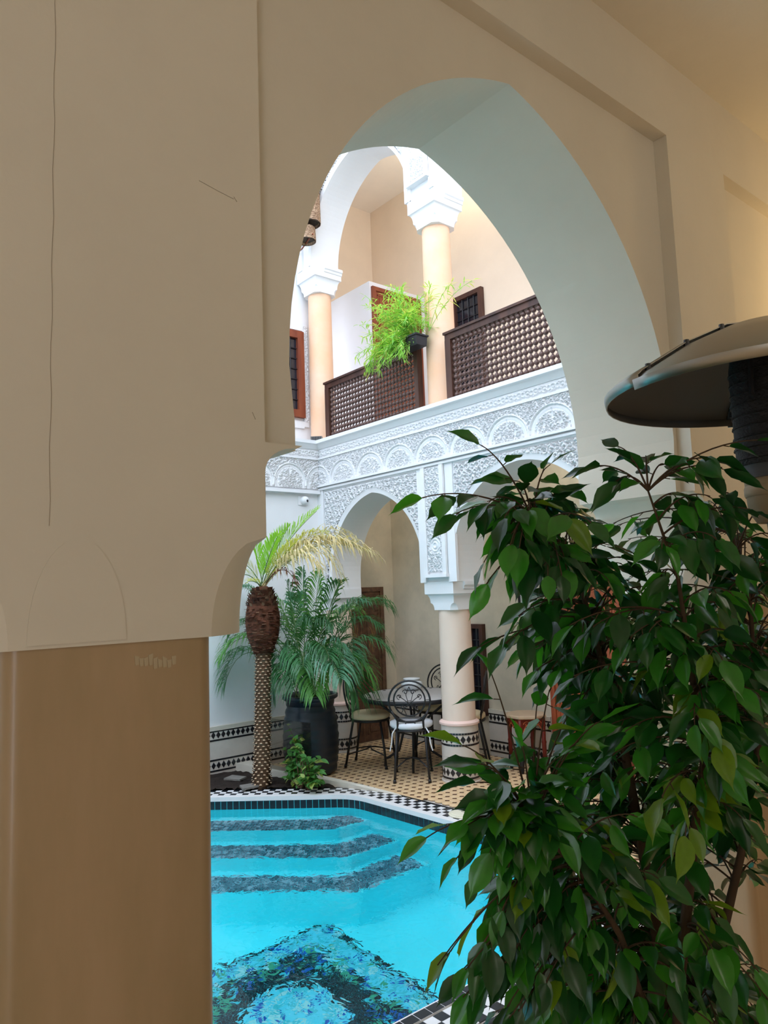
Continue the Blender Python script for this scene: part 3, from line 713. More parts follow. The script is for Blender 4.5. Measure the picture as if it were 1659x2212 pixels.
for dd in (0.056, 0.2365):
    pts, st = along(offset(rim, dd + .004), 0.067)
    for p, t in pts:
        if dd > .1: cand.append((p, t, 'l'))
        elif p.x > -2.62: cand.append((p + Vector((t.y, -t.x)) * .034, t, 'i'))
def in_view(p, z=0.0):
    v = Vector((p.x, p.y, z)) - CAM_C; d = v.dot(CAM_F)
    if d < .2: return False
    x = 829.5 + FPX * v.dot(CAM_R) / d; y = 1106 - FPX * v.dot(CAM_U) / d
    return 455 < x < 1300 and 0 < y < 2240
vis = [c for c in cand if in_view(c[0])]; vis.sort(key=lambda c: vis_key(c[0])); keep = set(id(c[0]) for c in vis[:300])
for p, t, k in cand:
    if k in 'li' and p.y < 1.0: continue
    M = Matrix.Translation((p.x, p.y, 0.0)) @ Matrix.Rotation(math.atan2(t.y, t.x), 4, 'Z')
    if id(p) in keep: link('tile', tq[k], coping, M)
    else:
        h = (.0315, .0095) if k == 'l' else (.0315, .023) if k == 'i' else (.0255, .0255); b = MB().box(-h[0], h[0], -h[1], h[1], -.006, .002)
        rest.add([M @ Vector(v) for v in b.v], b.f, 1 if k == 'w' else 0)
o = rest.build('border_tiles', [STILE, MARBLE], coping); o['kind'] = 'stuff'
# near side kerb towards the gallery
kb = MB(); kb.box(-2.11, -2.02, -2.0, 3.2, -0.16, 0.006); kerb = struct('trim_6', kb, MARBLE, bevel=.006, label='white marble kerb on the near side of the pool')
kt = MB()
for i in range(20): y = 0.2 + i * .15; kt.box(-2.0205, -2.0165, y, y + .035, -.11, -.045)
kt.build('tile_band', STILE, kerb)['kind'] = 'stuff'
# skimmer lid
t = thing('skimmer_lid', 'round ivory plastic skimmer lid set in the chequered pool border', 'lid', (-4.085, 4.05, 0.002))
m_ = MB(); m_.lathe([(0.112, 0), (0.112, .008), (.104, .012), (.098, .012)], 40); m_.build('lid_frame', PLASTIC, t, True)
m_ = MB(); m_.lathe([(0.094, .004), (0.094, .014), (.085, .017), (.0, .019)], 40, caps=False); m_.build('lid_disc', PLASTIC, t)
m_ = MB(); m_.box(-.02, .02, -.004, .004, .017, .0205); m_.build('finger_slot', GREYS, t)

# ------------------------------------------------------------------ patio floor tiles
fo = bpy.data.objects['floor_courtyard']
outer = offset(rim, 0.262)
def inside(p, P):
    r = False; j = len(P) - 1
    for i in range(len(P)):
        if (P[i].y > p[1]) != (P[j].y > p[1]) and p[0] < (P[j].x - P[i].x) * (p[1] - P[i].y) / (P[j].y - P[i].y) + P[i].x: r = not r
        j = i
    return r
pit = 0.083; k_ = pit * 0.29; h_ = pit / 2 - .0005
octo = [(h_, -h_ + k_), (h_, h_ - k_), (h_ - k_, h_), (-h_ + k_, h_), (-h_, h_ - k_), (-h_, -h_ + k_), (-h_ + k_, -h_), (h_ - k_, -h_)]
def octv(z0=-.006, z1=.0):
    return [(x, y, z0) for x, y in octo] + [(x * .985, y * .985, z1) for x, y in octo], [tuple(range(8, 16))] + [(i, (i + 1) % 8, 8 + (i + 1) % 8, 8 + i) for i in range(8)]
ov, of_ = octv()
o = MB().add(ov, of_).build('tile', OCHRE); od = o.data; bpy.data.objects.remove(o)
BEDLINE = [Vector((-6.70, 3.62)), Vector((-5.02, 3.98))]
def on_patio(x, y):
    if inside((x, y), outer): return False
    if x < -5.0 and y < 3.80 + (x + 5.3) * 0.24: return False   # planting bed
    return True
cells = []
for i in range(int(4.9 / pit)):
    for j in range(int(2.2 / pit)):
        x = -6.72 + i * pit; y = 3.52 + j * pit
        if y < YG - .02 and x < -2.0 and on_patio(x, y): cells.append((x, y))
cells.sort(key=lambda c: 0 if not in_view(Vector(c)) else -1 / vis_key(Vector(c)))
allm = MB(); dots = MB()
for n, (x, y) in enumerate(cells):
    if n < 300: link('tile', od, fo, Matrix.Translation((x, y, 0)))
    else: allm.add([(x + a, y + b, c) for a, b, c in ov], of_)
    d = pit * .27; cx_, cy_ = x + pit / 2, y + pit / 2
    dots.add([(cx_ + d, cy_, -.0002), (cx_, cy_ + d, -.0002), (cx_ - d, cy_, -.0002), (cx_, cy_ - d, -.0002)], [(0, 1, 2, 3)])
allm.build('floor_tiles', OCHRE, fo)['kind'] = 'stuff'; dots.build('floor_tile_insets', DOT, fo)['kind'] = 'stuff'
# marble edge strip of the patio by the bed
cb = MB(); A = [(-6.66, 3.505), (-6.66, 3.655), (-5.9, 3.81), (-5.2, 3.965), (-4.86, 4.075), (-4.80, 4.055), (-5.02, 4.01), (-5.30, 3.905), (-5.9, 3.675)]
hz = [.08, .08, .07, .04, .004, .004, .006, .04, .07]
n_ = len(A); tri = tessellate_polygon([[Vector((x, y, 0)) for x, y in A]])
cb.add([(x, y, -.02) for x, y in A] + [(x, y, z) for (x, y), z in zip(A, hz)], [tuple(i + n_ for i in q) for q in tri] + [(i, (i + 1) % n_, (i + 1) % n_ + n_, i + n_) for i in range(n_)])
tag(cb.build('trim_7', CURB), 'pale stone kerb between planting bed and tiled patio', kind='structure')
# soil bed
sb = MB(); gx = 40; P = []
bedpoly = [Vector((-6.66, 2.0)), Vector((-6.66, 3.56)), Vector((-5.25, 3.86)), Vector((-5.40, 3.80))]
NX, NY = 46, 46; ids = {}
for i in range(NX):
    for j in range(NY):
        x = -6.66 + i * 1.5 / NX; y = 2.2 + j * 1.7 / NY
        if not inside((x, y), offset(rim, 0.20)) and y < 3.83 + (x + 5.3) * .24 + .06: ids[i, j] = len(sb.v); sb.v.append((x, y, 0.012 + random.uniform(-.008, .014)))
for (i, j) in ids:
    if all(q in ids for q in ((i + 1, j), (i + 1, j + 1), (i, j + 1))): sb.f.append((ids[i, j], ids[i + 1, j], ids[i + 1, j + 1], ids[i, j + 1])); sb.mi.append(0)
so = sb.build('soil', SOIL, smooth=True); tag(so, 'bed of dark soil under the palm beside the pool', 'soil', kind='stuff')
for i, (px, py, lab) in enumerate(((508, 1682, 'flat grey slab lying in the soil against the tiled wall'), (538, 1700, 'flat grey slab lying in the soil close to the palm trunk'))):
    p = at_z(px, py, .025); o = MB().prism([(-.09, -.05), (.08, -.06), (.10, .03), (-.06, .06)], 'z', 0, .016).build('stone_slab', GREYS); o.location = (p.x, p.y, .024); o.rotation_euler = (0.05, 0, .6 + i); tag(o, lab, 'slab')
# clear sheet behind the palm
gp = MB(); gp.box(0, 0.75, -.004, .004, 0, 0.46); o = gp.build('clear_screen', SHEET); o.location = (-6.40, 3.60, .0755); o.rotation_euler = (0, 0, math.atan2(.325, 1.64)); tag(o, 'smoked clear screen standing on the stone kerb behind the palm trunk', 'screen')

# ================================================================== UPPER FLOOR THINGS
def balustrade(x0, x1, label):
    t = thing('wooden_balustrade', label, 'balustrade', (x0, 4.625, 3.352), 0, 'lattice balustrades of the upper floor'); L = x1 - x0; H = 0.645
    MB().box(-.01, L + .01, -.045, .045, H - .022, H).box(0, L, -.03, .03, H - .075, H - .022).build('top_rail', WOOD, t)
    MB().box(0, L, -.028, .028, 0.004, .03).build('bottom_rail', WOOD, t)
    MB().box(0, .07, -.032, .032, 0.004, H - .075).build('post', WOOD, t); MB().box(L - .05, L, -.032, .032, .004, H - .075).build('post', WOOD, t)
    nx = int(round((L - .12) / 0.053)); nz = 10; px = (L - .12) / nx; pz = (H - .105) / nz
    g = MB()
    for i in range(nx): x = .07 + (i + .5) * px; g.tube([(x, 0, .03), (x, 0, H - .075)], .009, 5)
    for j in range(nz): z = .03 + (j + .5) * pz; g.tube([(.07, 0, z), (L - .05, 0, z)], .009, 5)
    g.build('spindle_lattice', WALNUT, t)
    n = 0
    bm_ = MB(); bm_.lathe([(.0, -.0225), (.0135, -.018), (.0222, -.007), (.0222, .007), (.0135, .018), (.0, .0225)], 10, caps=False)
    o = bm_.build('bead', WALNUT, smooth=True); d = o.data; bpy.data.objects.remove(o)
    for i in range(nx):
        for j in range(nz): link('bead', d, t, Matrix.Translation((.07 + (i + .5) * px, 0, .03 + (j + .5) * pz)))
    return t
balustrade(-6.50, -4.975, 'dark turned-bead wooden balustrade panel left of the upper column with bamboo on it')
balustrade(-4.60, -3.05, 'dark turned-bead wooden balustrade panel right of the upper column')
# bamboo in a trough
t = thing('bamboo_trough', 'bright green bamboo spilling from a black trough on the left balustrade', 'plant', (-4.92, 4.50, 3.925))
m_ = MB(); m_.prism([(-.06, 0.0), (.06, 0.0), (.072, .10), (-.072, .10)], 'x', -.26, .12); m_.box(-.27, .13, -.08, .08, .09, .105); o = m_.build('trough', TROUGH, t)
o.location = (0, 0, -.055 + .055)
lf = MB(); st = MB(); lfy = MB()
def blade(mb, p, d, L, wd, up=Vector((0, 0, 1)), k=0, droop=0.3):
    d = d.normalized(); s = d.cross(up); s = s.normalized() if s.length > 1e-3 else Vector((1, 0, 0))
    q = [p, p + d * L * .4, p + d * L * .75 + Vector((0, 0, -droop * L * .2)), p + d * L + Vector((0, 0, -droop * L * .5))]
    mb.add([q[0], q[1] + s * wd / 2, q[1] - s * wd / 2, q[2] + s * wd * .35, q[2] - s * wd * .35, q[3]], [(0, 1, 2), (1, 3, 4, 2), (3, 5, 4)], k)
stems = []
for i in range(92):
    b = Vector((random.uniform(-.25, .11), random.uniform(-.05, .05), .10))
    tx = random.uniform(-.58, .14); tz = random.uniform(0.10, .58) - 0.3 * max(0, -tx - .35); ty = random.uniform(-.16, .20)
    if random.random() < .28: tz = random.uniform(-.22, .10); ty = random.uniform(-.20, -.11); tx = random.uniform(-.55, .08)
    stems.append((b, Vector((tx, ty, tz)) + Vector((0, 0, .06))))
for px, py in ((790, 640), (778, 702), (785, 730), (770, 770), (975, 612), (1020, 606), (928, 620)):
    q = at_y(px, py, 4.40) - t.location; stems.append((Vector((-.2 if px < 850 else .22, 0, .1)), q))
for b, e in stems:
    mid = (b + e) / 2 + Vector((0, 0, .14)); pts = [b * (1 - u_) ** 2 + mid * 2 * u_ * (1 - u_) + e * u_ * u_ for u_ in (0, .2, .4, .6, .8, 1)]
    st.tube(pts, .0022, 4)
    for u_ in np.linspace(.3, 1, 9):
        p = b * (1 - u_) ** 2 + mid * 2 * u_ * (1 - u_) + e * u_ * u_; dr = (e - b).normalized()
        for _ in range(3):
            d = (dr * .5 + Vector((random.uniform(-1, 1), random.uniform(-1, 1), random.uniform(-.8, .5))))
            blade(lf if random.random() < .8 else lfy, p, d, random.uniform(.06, .115), random.uniform(.009, .014), droop=.5)
st.build('stems', BAMB, t); tag(lf.build('leaves', BAMB, t), kind='stuff'); tag(lfy.build('yellow_leaves', BAMBY, t), kind='stuff')
# flood light on the ledge
t = thing('flood_light', 'small grey flood light on the white ledge at the foot of the left upper column', 'light', tuple(at_y(684, 953, 4.53)), .85)
MB().box(-.065, .065, -.025, .025, .005, .052).build('housing', GREYS, t, bevel=.006); MB().box(-.055, .055, -.0275, -.025, .011, .046).build('lens', IRON, t); MB().box(-.02, .02, -.01, .02, -.012, .006).build('bracket', IRON, t)
f_ = MB()
for i in range(7): f_.box(-.055 + i * .018, -.052 + i * .018, -.029, -.0275, .011, .046)
f_.build('guard_bars', GREYS, t)
# dome camera
t = thing('dome_camera', 'small white dome camera with a dark lens on the left wall under the frieze', 'camera', (-6.65, 4.36, 2.69))
MB().box(0, .012, -.055, .075, -.05, .05).build('mount_plate', WHITE, t, bevel=.004)
m_ = MB(); m_.lathe([(.046, 0), (.046, .03), (.036, .05), (.018, .06), (0, .062)], 20, caps=False); m_.build('housing', WHITE, t, True, Matrix.Translation((.012, .015, 0)) @ Matrix.Rotation(PI / 2, 4, 'Y'))
m_ = MB(); m_.lathe([(.018, 0), (.018, .006), (0, .014)], 14, caps=False); m_.build('lens', IRON, t, True, Matrix.Translation((.063, .02, -.01)) @ Matrix.Rotation(PI * .6, 4, 'Y'))
# wicker lanterns
def lantern(c, r, h, label, tilt=0.0):
    t = thing('wicker_lantern', label, 'lantern', c, 0, 'wicker wall lanterns')
    m_ = MB(); m_.lathe([(r * .98, 0), (r * 1.0, .02), (r * .98, h * .5), (r * .94, h)], 28, caps=False); m_.lathe([(r * .90, 0.005), (r * .86, h * .5), (r * .74, h - .02)], 28, caps=False); o = m_.build('shade', WICKER, t); smooth_by_angle(o, 50)
    m_ = MB()
    for j in range(int(h / .018)): z = .01 + j * .018; rr = r * (1.0 - .06 * z / h) + .002; m_.tube([(rr * math.cos(a), rr * math.sin(a), z + .004 * math.sin(a * 8 + j)) for a in np.linspace(0, 2 * PI, 24, endpoint=False)], .0045, 4, closed=True)
    tag(m_.build('woven_strands', WICKER, t), kind='stuff')
    m_ = MB(); m_.lathe([(r * 1.0, 0), (r * 1.02, .012), (r * .9, .016), (r * .9, 0)], 28, caps=False); m_.build('rim', WICKD, t, True)
    m_ = MB(); m_.lathe([(0, h - .02), (r * .93, h - .018), (r * .93, h)], 28, caps=False); m_.build('top_cap', WICKD, t)
    m_ = MB(); m_.lathe([(r * .86, .03), (0.03, .05), (0, .05)], 20, caps=False); m_.lathe([(.02, .05), (.035, .10), (.03, .16), (.0, .18)], 12, caps=False); m_.build('lamp_holder', WICKD, t, True)
    m_ = MB(); m_.tube([(0, 0, h), (0, 0, h + .1), (-.1, .06, h + .22), (YA - .0, YB_ - .0, h + .24)] if False else [(0, 0, h - .005), (0, 0, h + .12), (-.02, .10, h + .16)], .008, 6); m_.build('hanger', IRON, t)
    return t
c1 = at_y(668, 485, 4.44); c2 = at_y(664, 521, 4.43)
lantern((c1.x, 4.44, c1.z), .125, .62, 'wicker lantern on the left upper arch, the higher of the pair')
lantern((c2.x - .02, 4.43, c2.z), .105, .16, 'short wicker lantern under the taller one on the left upper arch')
m_ = MB(); m_.tube([at_y(676, 505, 4.44), at_y(652, 538, 4.5), at_y(640, 548, 4.55)], .009, 6); o = m_.build('lantern_bracket', REDW); tag(o, 'thin brown bracket rod under the wicker lanterns', 'bracket')

# ================================================================== PATIO FURNITURE
def iron_chair(x, y, face, label, cush, tie=False):
    """local: seat centre at origin, occupant faces +y, backrest at -y"""
    t = thing('iron_chair', label, 'chair', (x, y, 0), face - PI / 2, 'wrought iron chairs around the mosaic table')
    sz = 0.44; r = 0.19
    m_ = MB(); m_.lathe([(r, sz - .012), (r + .008, sz - .006), (r + .008, sz + .004), (r, sz + .008)], 28); m_.build('seat', IRON, t, True)
    m_ = MB(); m_.lathe([(0, sz + .008), (r - .01, sz + .008), (r + .010, sz + .026), (r + .006, sz + .056), (r - .03, sz + .070), (0, sz + .073)], 28, caps=False); c = m_.build('cushion', cush, t, True)
    if tie:
        m_ = MB()
        for sx in (-1, 1): m_.tube([(sx * .13, -.14, sz + .03), (sx * .165, -.18, sz - .02), (sx * .172, -.19, sz - .10), (sx * .19, -.185, sz - .17)], .0055, 5)
        m_.build('cushion_ties', cush, c)
    for sx in (-1, 1):
        m_ = MB(); m_.tube([(sx * .12, .14, sz), (sx * .15, .18, .2), (sx * .165, .20, .0)], .0115, 6); m_.lathe([(.016, 0), (.012, .03)], 8, (sx * .165, .20)); m_.build('leg', IRON, t, True)
        m_ = MB(); m_.tube([(sx * .125, -.135, sz), (sx * .14, -.175, .22), (sx * .155, -.215, .0)], .0115, 6); m_.lathe([(.016, 0), (.012, .03)], 8, (sx * .155, -.215)); m_.build('leg', IRON, t, True)
    m_ = MB(); m_.tube([(-.15, .19, .12), (-.06, .02, .16), (.0, -.0, .17), (.06, -.03, .16), (.148, -.195, .12)], .007, 5); m_.tube([(.15, .19, .12), (.06, .02, .16), (0, 0, .175), (-.06, -.03, .16), (-.148, -.195, .12)], .007, 5); m_.build('stretcher', IRON, t, True)
    # back: two nested rings on flared uprights, with scrolls
    cz = 0.70; by = lambda z: -.155 - (z - sz) * .16
    b = MB()
    b.tube([(.185 * math.cos(a), by(cz + .185 * math.sin(a)), cz + .185 * math.sin(a)) for a in np.linspace(0, 2 * PI, 36, endpoint=False)], .0095, 6, closed=True)
    b.build('back_ring', IRON, t, True)
    b = MB(); b.tube([(.140 * math.cos(a), by(cz + .140 * math.sin(a)) + .004, cz + .01 + .140 * math.sin(a)) for a in np.linspace(0, 2 * PI, 32, endpoint=False)], .0075, 6, closed=True); b.build('back_ring', IRON, t, True)
    b = MB()
    for sx in (-1, 1):
        b.tube([(sx * .115, -.15, sz), (sx * .115, by(.53), .53), (sx * .14, by(.60), .575), (sx * .165, by(.63), .62)], .0105, 6)
        b.tube([(sx * .04, -.165, sz), (sx * .042, by(.56), .525)], .006, 5)
    b.tube([(-.115, by(.53), .53), (-.06, by(.52), .522), (.06, by(.52), .522), (.115, by(.53), .53)], .008, 6)
    b.build('back_uprights', IRON, t, True)
    s_ = MB()
    def spiral(cx_, cz_, r0, r1, a0, turns):
        n = 16; return [(cx_ + (r0 + (r1 - r0) * k / n) * math.cos(a0 + turns * 2 * PI * k / n), by(cz_), cz_ + (r0 + (r1 - r0) * k / n) * math.sin(a0 + turns * 2 * PI * k / n)) for k in range(n + 1)]
    for sx in (-1, 1):
        s_.tube(spiral(sx * .034, cz + .085, .024, .006, PI / 2 * (1 - sx) , sx * 1.1), .0042, 4)
        s_.tube(spiral(sx * .088, cz + .045, .026, .006, -PI / 2, sx * 1.1), .0042, 4)
        s_.tube([(sx * .10, by(cz), cz + .055), (sx * .05, by(cz), cz + .02), (0, by(cz), cz - .02), (-sx * .05, by(cz), cz - .06), (-sx * .075, by(cz), cz - .10)], .0042, 4)
        s_.tube([(0, by(cz), cz + .13), (sx * .03, by(cz), cz + .06), (sx * .012, by(cz), cz - .01), (sx * .05, by(cz - .1), cz - .07), (sx * .03, by(cz - .1), cz - .12)], .0042, 4)
        s_.tube(spiral(sx * .055, cz - .055, .022, .005, PI / 2, -sx * 1.1), .0042, 4)
    s_.build('back_scrolls', IRON, t, True)
    return t
TC = Vector((-5.50, 4.83))
def chair_at(d, ang, label, cush, tie=False):
    a = math.radians(ang); iron_chair(TC.x + d * math.cos(a), TC.y + d * math.sin(a), a + PI, label, cush, tie)
chair_at(.42, -44, 'black iron chair with white cushion nearest the pool, back towards the viewer', CUSH, True)
chair_at(.55, 112, 'black iron chair behind the table, only its round back in view', CUSHB)
chair_at(.44, 214, 'black iron chair with beige cushion on the door side of the table', CUSHB)
chair_at(.50, 40, 'black iron chair mostly hidden behind the tiled column', CUSHB)
t = thing('garden_table', 'round mosaic-topped iron table among four wrought iron chairs', 'table', (TC.x, TC.y, 0))
m_ = MB(); m_.lathe([(0, .665), (.485, .665), (.485, .675), (.475, .679), (0, .680)], 48, caps=False); smooth_by_angle(m_.build('table_top', TTOP, t), 30)
m_ = MB(); m_.lathe([(.480, .640), (.495, .640), (.498, .658), (.495, .677), (.484, .680), (.480, .66)], 48, caps=False); m_.build('rim', IRON, t, True)
d_ = MB()
for k in range(16): a = k * PI / 8; d_.lathe([(.018, .6795), (.018, .6815)], 8, (.43 * math.cos(a), .43 * math.sin(a)))
d_.build('mosaic_dots', BTILE, t)
for k in range(4):
    a = math.radians(45 + 90 * k); c_, s_ = math.cos(a), math.sin(a)
    m_ = MB(); m_.tube([(r * c_, r * s_, z) for r, z in ((.36, .645), (.33, .60), (.14, .45), (.10, .32), (.15, .15), (.25, .085), (.285, .07), (.29, .0))], .012, 6); m_.build('leg', IRON, t, True)
m_ = MB(); m_.tube([(.11 * math.cos(a), .11 * math.sin(a), .36) for a in np.linspace(0, 2 * PI, 24, endpoint=False)], .009, 6, closed=True); m_.build('brace_ring', IRON, t, True)
t = thing('ceramic_bowl', 'squat pale glazed lidded pot on the mosaic table', 'pot', (-5.72, 5.02, .681))
m_ = MB(); m_.lathe([(0, 0), (.06, 0), (.10, .03), (.112, .06), (.10, .085), (.075, .098), (.078, .108), (.07, .108), (.066, .09), (0, .03)], 32, caps=False); m_.build('body', CERAM, t, True)
m_ = MB(); m_.lathe([(.082, .104), (.088, .112), (.080, .118), (.02, .124), (0, .124)], 32, caps=False); m_.build('lid', CERAM, t, True)

# red painted side table
t = thing('side_table', 'red painted side table with gilt-lined arched apron against the dado', 'table', (-4.60, 5.43, 0), math.radians(-24))
m_ = MB(); m_.lathe([(0, .482), (.185, .482), (.195, .49), (.195, .505), (.18, .512), (0, .512)], 8, caps=False); m_.build('table_top', mat('pale_table_top', srgb(188, 164, 136), 0.5, .1, 12), t)
hs = .125
for k in range(4):
    M = Matrix.Rotation(k * PI / 2, 4, 'Z')
    ap = [(-hs, .482), (-hs, .36)] + [(-hs + .03 + (2 * hs - .06) * u_, .365 + .045 * abs(math.sin(u_ * PI * 2)) + .02 * math.sin(u_ * PI)) for u_ in np.linspace(0, 1, 17)] + [(hs, .36), (hs, .482)]
    m_ = MB(); m_.prism(ap, 'y', -hs - .004, -hs + .012); a_ = m_.build('apron', REDP, t, M=M)
    g = MB(); g.tube([(x, -hs - .006, z + .006) for x, z in ap[2:-2]], .003, 4)
    for sx in (-1, 1):
        n = 14; g.tube([(sx * (.055 + (.034 - .026 * q / n) * math.cos(q * .5)), -hs - .006, .435 + (.028 - .02 * q / n) * math.sin(q * .5)) for q in range(n + 1)], .0026, 4)
        g.tube([(sx * .116, -hs - .006, .365), (sx * .116, -hs - .006, .478)], .0026, 4)
    g.build('painted_lines', ORPT, a_)
    c_ = M @ Vector((-hs + .01, -hs + .01, 0))
    m_ = MB(); m_.lathe([(.020, .13), (.020, .25), (.024, .26), (.018, .28), (.021, .40), (.02, .48)], 10, (c_.x, c_.y)); l_ = m_.build('leg', REDP, t, True)
    m_ = MB(); m_.lathe([(.013, 0), (.016, .02), (.024, .10), (.022, .13)], 10, (c_.x, c_.y)); m_.build('foot', BKPT, l_, True)
# small framed print
t = thing('framed_print', 'small dark-framed black and white print on the wall above the side table', 'picture', (-4.70, YG - .002, 1.40))
m_ = MB(); W_, H_ = .22, .28; m_.box(-W_ / 2, W_ / 2, -.02, 0, 0, .02).box(-W_ / 2, W_ / 2, -.02, 0, H_ - .02, H_).box(-W_ / 2, -W_ / 2 + .02, -.02, 0, .02, H_ - .02).box(W_ / 2 - .02, W_ / 2, -.02, 0, .02, H_ - .02); m_.build('frame', BKPT, t)
MB().box(-W_ / 2 + .02, W_ / 2 - .02, -.008, -.001, .02, H_ - .02).build('print', PRINT, t)

# ================================================================== PLANTS IN THE COURTYARD
def bez(a, b, c, u_): return a * (1 - u_) ** 2 + b * 2 * u_ * (1 - u_) + c * u_ * u_
def frond(parent, name, base, ctrl, tip, mats, L=.2, wd=.012, n=26, start=.18, ang=.9, droop=.35, rr=.006, kfun=None, fold=0.4, ragged=0.0):
    """one feather leaf: rachis and two ranks of leaflets"""
    mb = MB(); base, ctrl, tip = Vector(base), Vector(ctrl), Vector(tip)
    pts = [bez(base, ctrl, tip, k / 10) for k in range(11)]
    mb.tube(pts, rr, 5, 0, r2=rr * .3)
    for i in range(n):
        u_ = start + (1 - start) * (i + .5) / n; p = bez(base, ctrl, tip, u_); tn = (bez(base, ctrl, tip, min(1, u_ + .02)) - bez(base, ctrl, tip, u_ - .02)).normalized()
        side = tn.cross(Vector((0, 0, 1))); side = side.normalized() if side.length > .05 else Vector((1, 0, 0)); up = side.cross(tn).normalized()
        ll = L * (0.45 + 0.75 * math.sin(min(1, (u_ - start) / (1 - start) * 0.85 + .15) * PI)) * random.uniform(.85, 1.1)
        for s_ in (-1, 1):
            if ragged and random.random() < ragged * .4: continue
            a_ = ang * (1 - .45 * u_) + random.uniform(-.08, .08) * (1 + 4 * ragged)
            d = tn * math.cos(a_) + side * s_ * math.sin(a_) + up * (fold + random.uniform(-.1, .1) * (1 + 6 * ragged))
            d.normalize(); k = kfun(u_) if kfun else (1 if len(mats) > 1 else 0)
            q1 = p + d * ll * .45; dr = droop * random.uniform(.7, 1.3); q2 = p + d * ll * .8 + Vector((0, 0, -dr * ll * .35)); q3 = p + d * ll + Vector((0, 0, -dr * ll))
            wv = up.cross(d).normalized() if up.cross(d).length > .05 else tn; h = wd / 2
            mb.add([p, q1 + wv * h, q1 - wv * h, q2 + wv * h * .8, q2 - wv * h * .8, q3], [(0, 1, 2), (1, 3, 4, 2), (3, 5, 4)], k)
    return mb.build(name, mats, parent)
def hold(p):   # keep foliage clear of the left wall
    if p.x < -6.44: p = CAM_C + (p - CAM_C) * ((-6.44) / p.x)
    return p
# date palm
px, py = -5.92, 3.40
t = thing('date_palm', 'date palm with a scaly trunk and shaggy brown head in the soil bed', 'palm', (px, py, 0.0))
lean = lambda z: (0.0 + .012 * math.sin(z * 2), -.015 + .035 * z / 1.2 - .045 * max(0, .5 - z) * 0)
tr = MB(); tr.tube([(*lean(z), z) for z in np.linspace(-.02, 1.25, 14)], .066, 14); tr.build('trunk', TRUNK, t, True)
sc_ = MB(); rows = 46
for j in range(rows):
    z = .02 + j * 1.24 / rows; lx, ly = lean(z); n = 10
    for i in range(n):
        a = 2 * PI * (i + .5 * (j % 2)) / n + j * .02; c_, s_ = math.cos(a), math.sin(a); r0 = .060 + .012 * max(0, 1 - z / .25); wv = Vector((-s_, c_, 0)); rad = Vector((c_, s_, 0)); o_ = Vector((lx, ly, z))
        A = o_ + rad * r0; hw_ = .019
        sc_.add([A + wv * hw_, A - wv * hw_, A + rad * .022 + wv * hw_ * .6 + Vector((0, 0, .021)), A + rad * .022 - wv * hw_ * .6 + Vector((0, 0, .021)), A + rad * .003 + Vector((0, 0, .032))], [(0, 1, 3, 2), (2, 3, 4)], 0)
        B = A + rad * .0225 + Vector((0, 0, .0215)); sc_.add([B + wv * hw_ * .6, B - wv * hw_ * .6, B - rad * .016 - wv * hw_ * .3 + Vector((0, 0, .008)), B - rad * .016 + wv * hw_ * .3 + Vector((0, 0, .008))], [(0, 1, 2, 3)], 1)
tag(sc_.build('leaf_scars', [TRUNK, SCALE], t), kind='stuff')
hd = MB(); hp = [(.085, 1.17), (.11, 1.24), (.142, 1.32), (.155, 1.42), (.155, 1.50), (.142, 1.58), (.115, 1.66), (.085, 1.73), (.05, 1.77)]
lx, ly = lean(1.3); lx2 = lx
hd.lathe(hp, 22, (lx, ly)); hd.build('fibre_head', FIBRE, t, True)
sh = MB()
for j in range(26):
    z = 1.18 + j * .0215; r0 = np.interp(z, [p[1] for p in hp], [p[0] for p in hp]); n = 26
    for i in range(n):
        a = 2 * PI * (i + random.random()) / n; c_, s_ = math.cos(a), math.sin(a); rad = Vector((c_, s_, 0)); wv = Vector((-s_, c_, 0)); A = Vector((lx, ly, z + random.uniform(-.008, .008))) + rad * (r0 - .008)
        w_ = random.uniform(.014, .03); o_ = random.uniform(.012, .03); dz = random.uniform(-.012, .004) if z < 1.58 else random.uniform(.02, .05)
        sh.add([A + wv * w_, A - wv * w_, A + rad * o_ - wv * w_ * .7 + Vector((0, 0, dz)), A + rad * o_ + wv * w_ * .7 + Vector((0, 0, dz + random.uniform(-.005, .005)))], [(0, 1, 2, 3)], random.choice((0, 0, 1, 2)))
tag(sh.build('shaggy_fibres', [FIBRE, TRUNK, mat('dark_palm_fibre', srgb(70, 42, 32), .95)], t), kind='stuff')
T0 = Vector((px, py, 0)); cb_ = Vector((lx, ly, 1.755))
def PF(tx, ty, Y, cx_, cy_, mats, label=None, **kw):
    tip = hold(at_y(tx, ty, Y)) - T0; ct = hold(at_y(cx_, cy_, (Y + py) / 2)) - T0
    b = cb_ + Vector((random.uniform(-.02, .02), random.uniform(-.02, .02), 0)); o = frond(t, 'frond', b, ct, tip, mats, **kw)
    if label: o['label'] = label
G = [STEM, PALMG]; Yl = [STEM, PALMY]; D = [STRAW, STRAW, STRAWO]
PF(545, 1160, 3.42, 556, 1210, G, L=.15, wd=.010, n=30, ang=.5, droop=.1)
PF(622, 1142, 3.55, 590, 1190, G, L=.17, wd=.010, n=34, ang=.6, droop=.1)
PF(600, 1158, 3.30, 578, 1200, G, L=.16, wd=.010, n=30, ang=.6, droop=.1)
PF(684, 1104, 3.70, 600, 1180, G, L=.18, wd=.010, n=36, ang=.6, droop=.2)
PF(516, 1215, 3.25, 540, 1215, Yl, L=.15, wd=.010, n=30, ang=.6, droop=.1)
PF(500, 1265, 3.15, 530, 1215, Yl, L=.16, wd=.009, n=26, ang=.7, droop=.2)
PF(528, 1262, 3.1, 545, 1245, Yl, L=.09, wd=.008, n=18, ang=.7, droop=.2)
PF(640, 1170, 3.5, 600, 1210, Yl, L=.16, wd=.011, n=30, ang=.7, droop=.3)
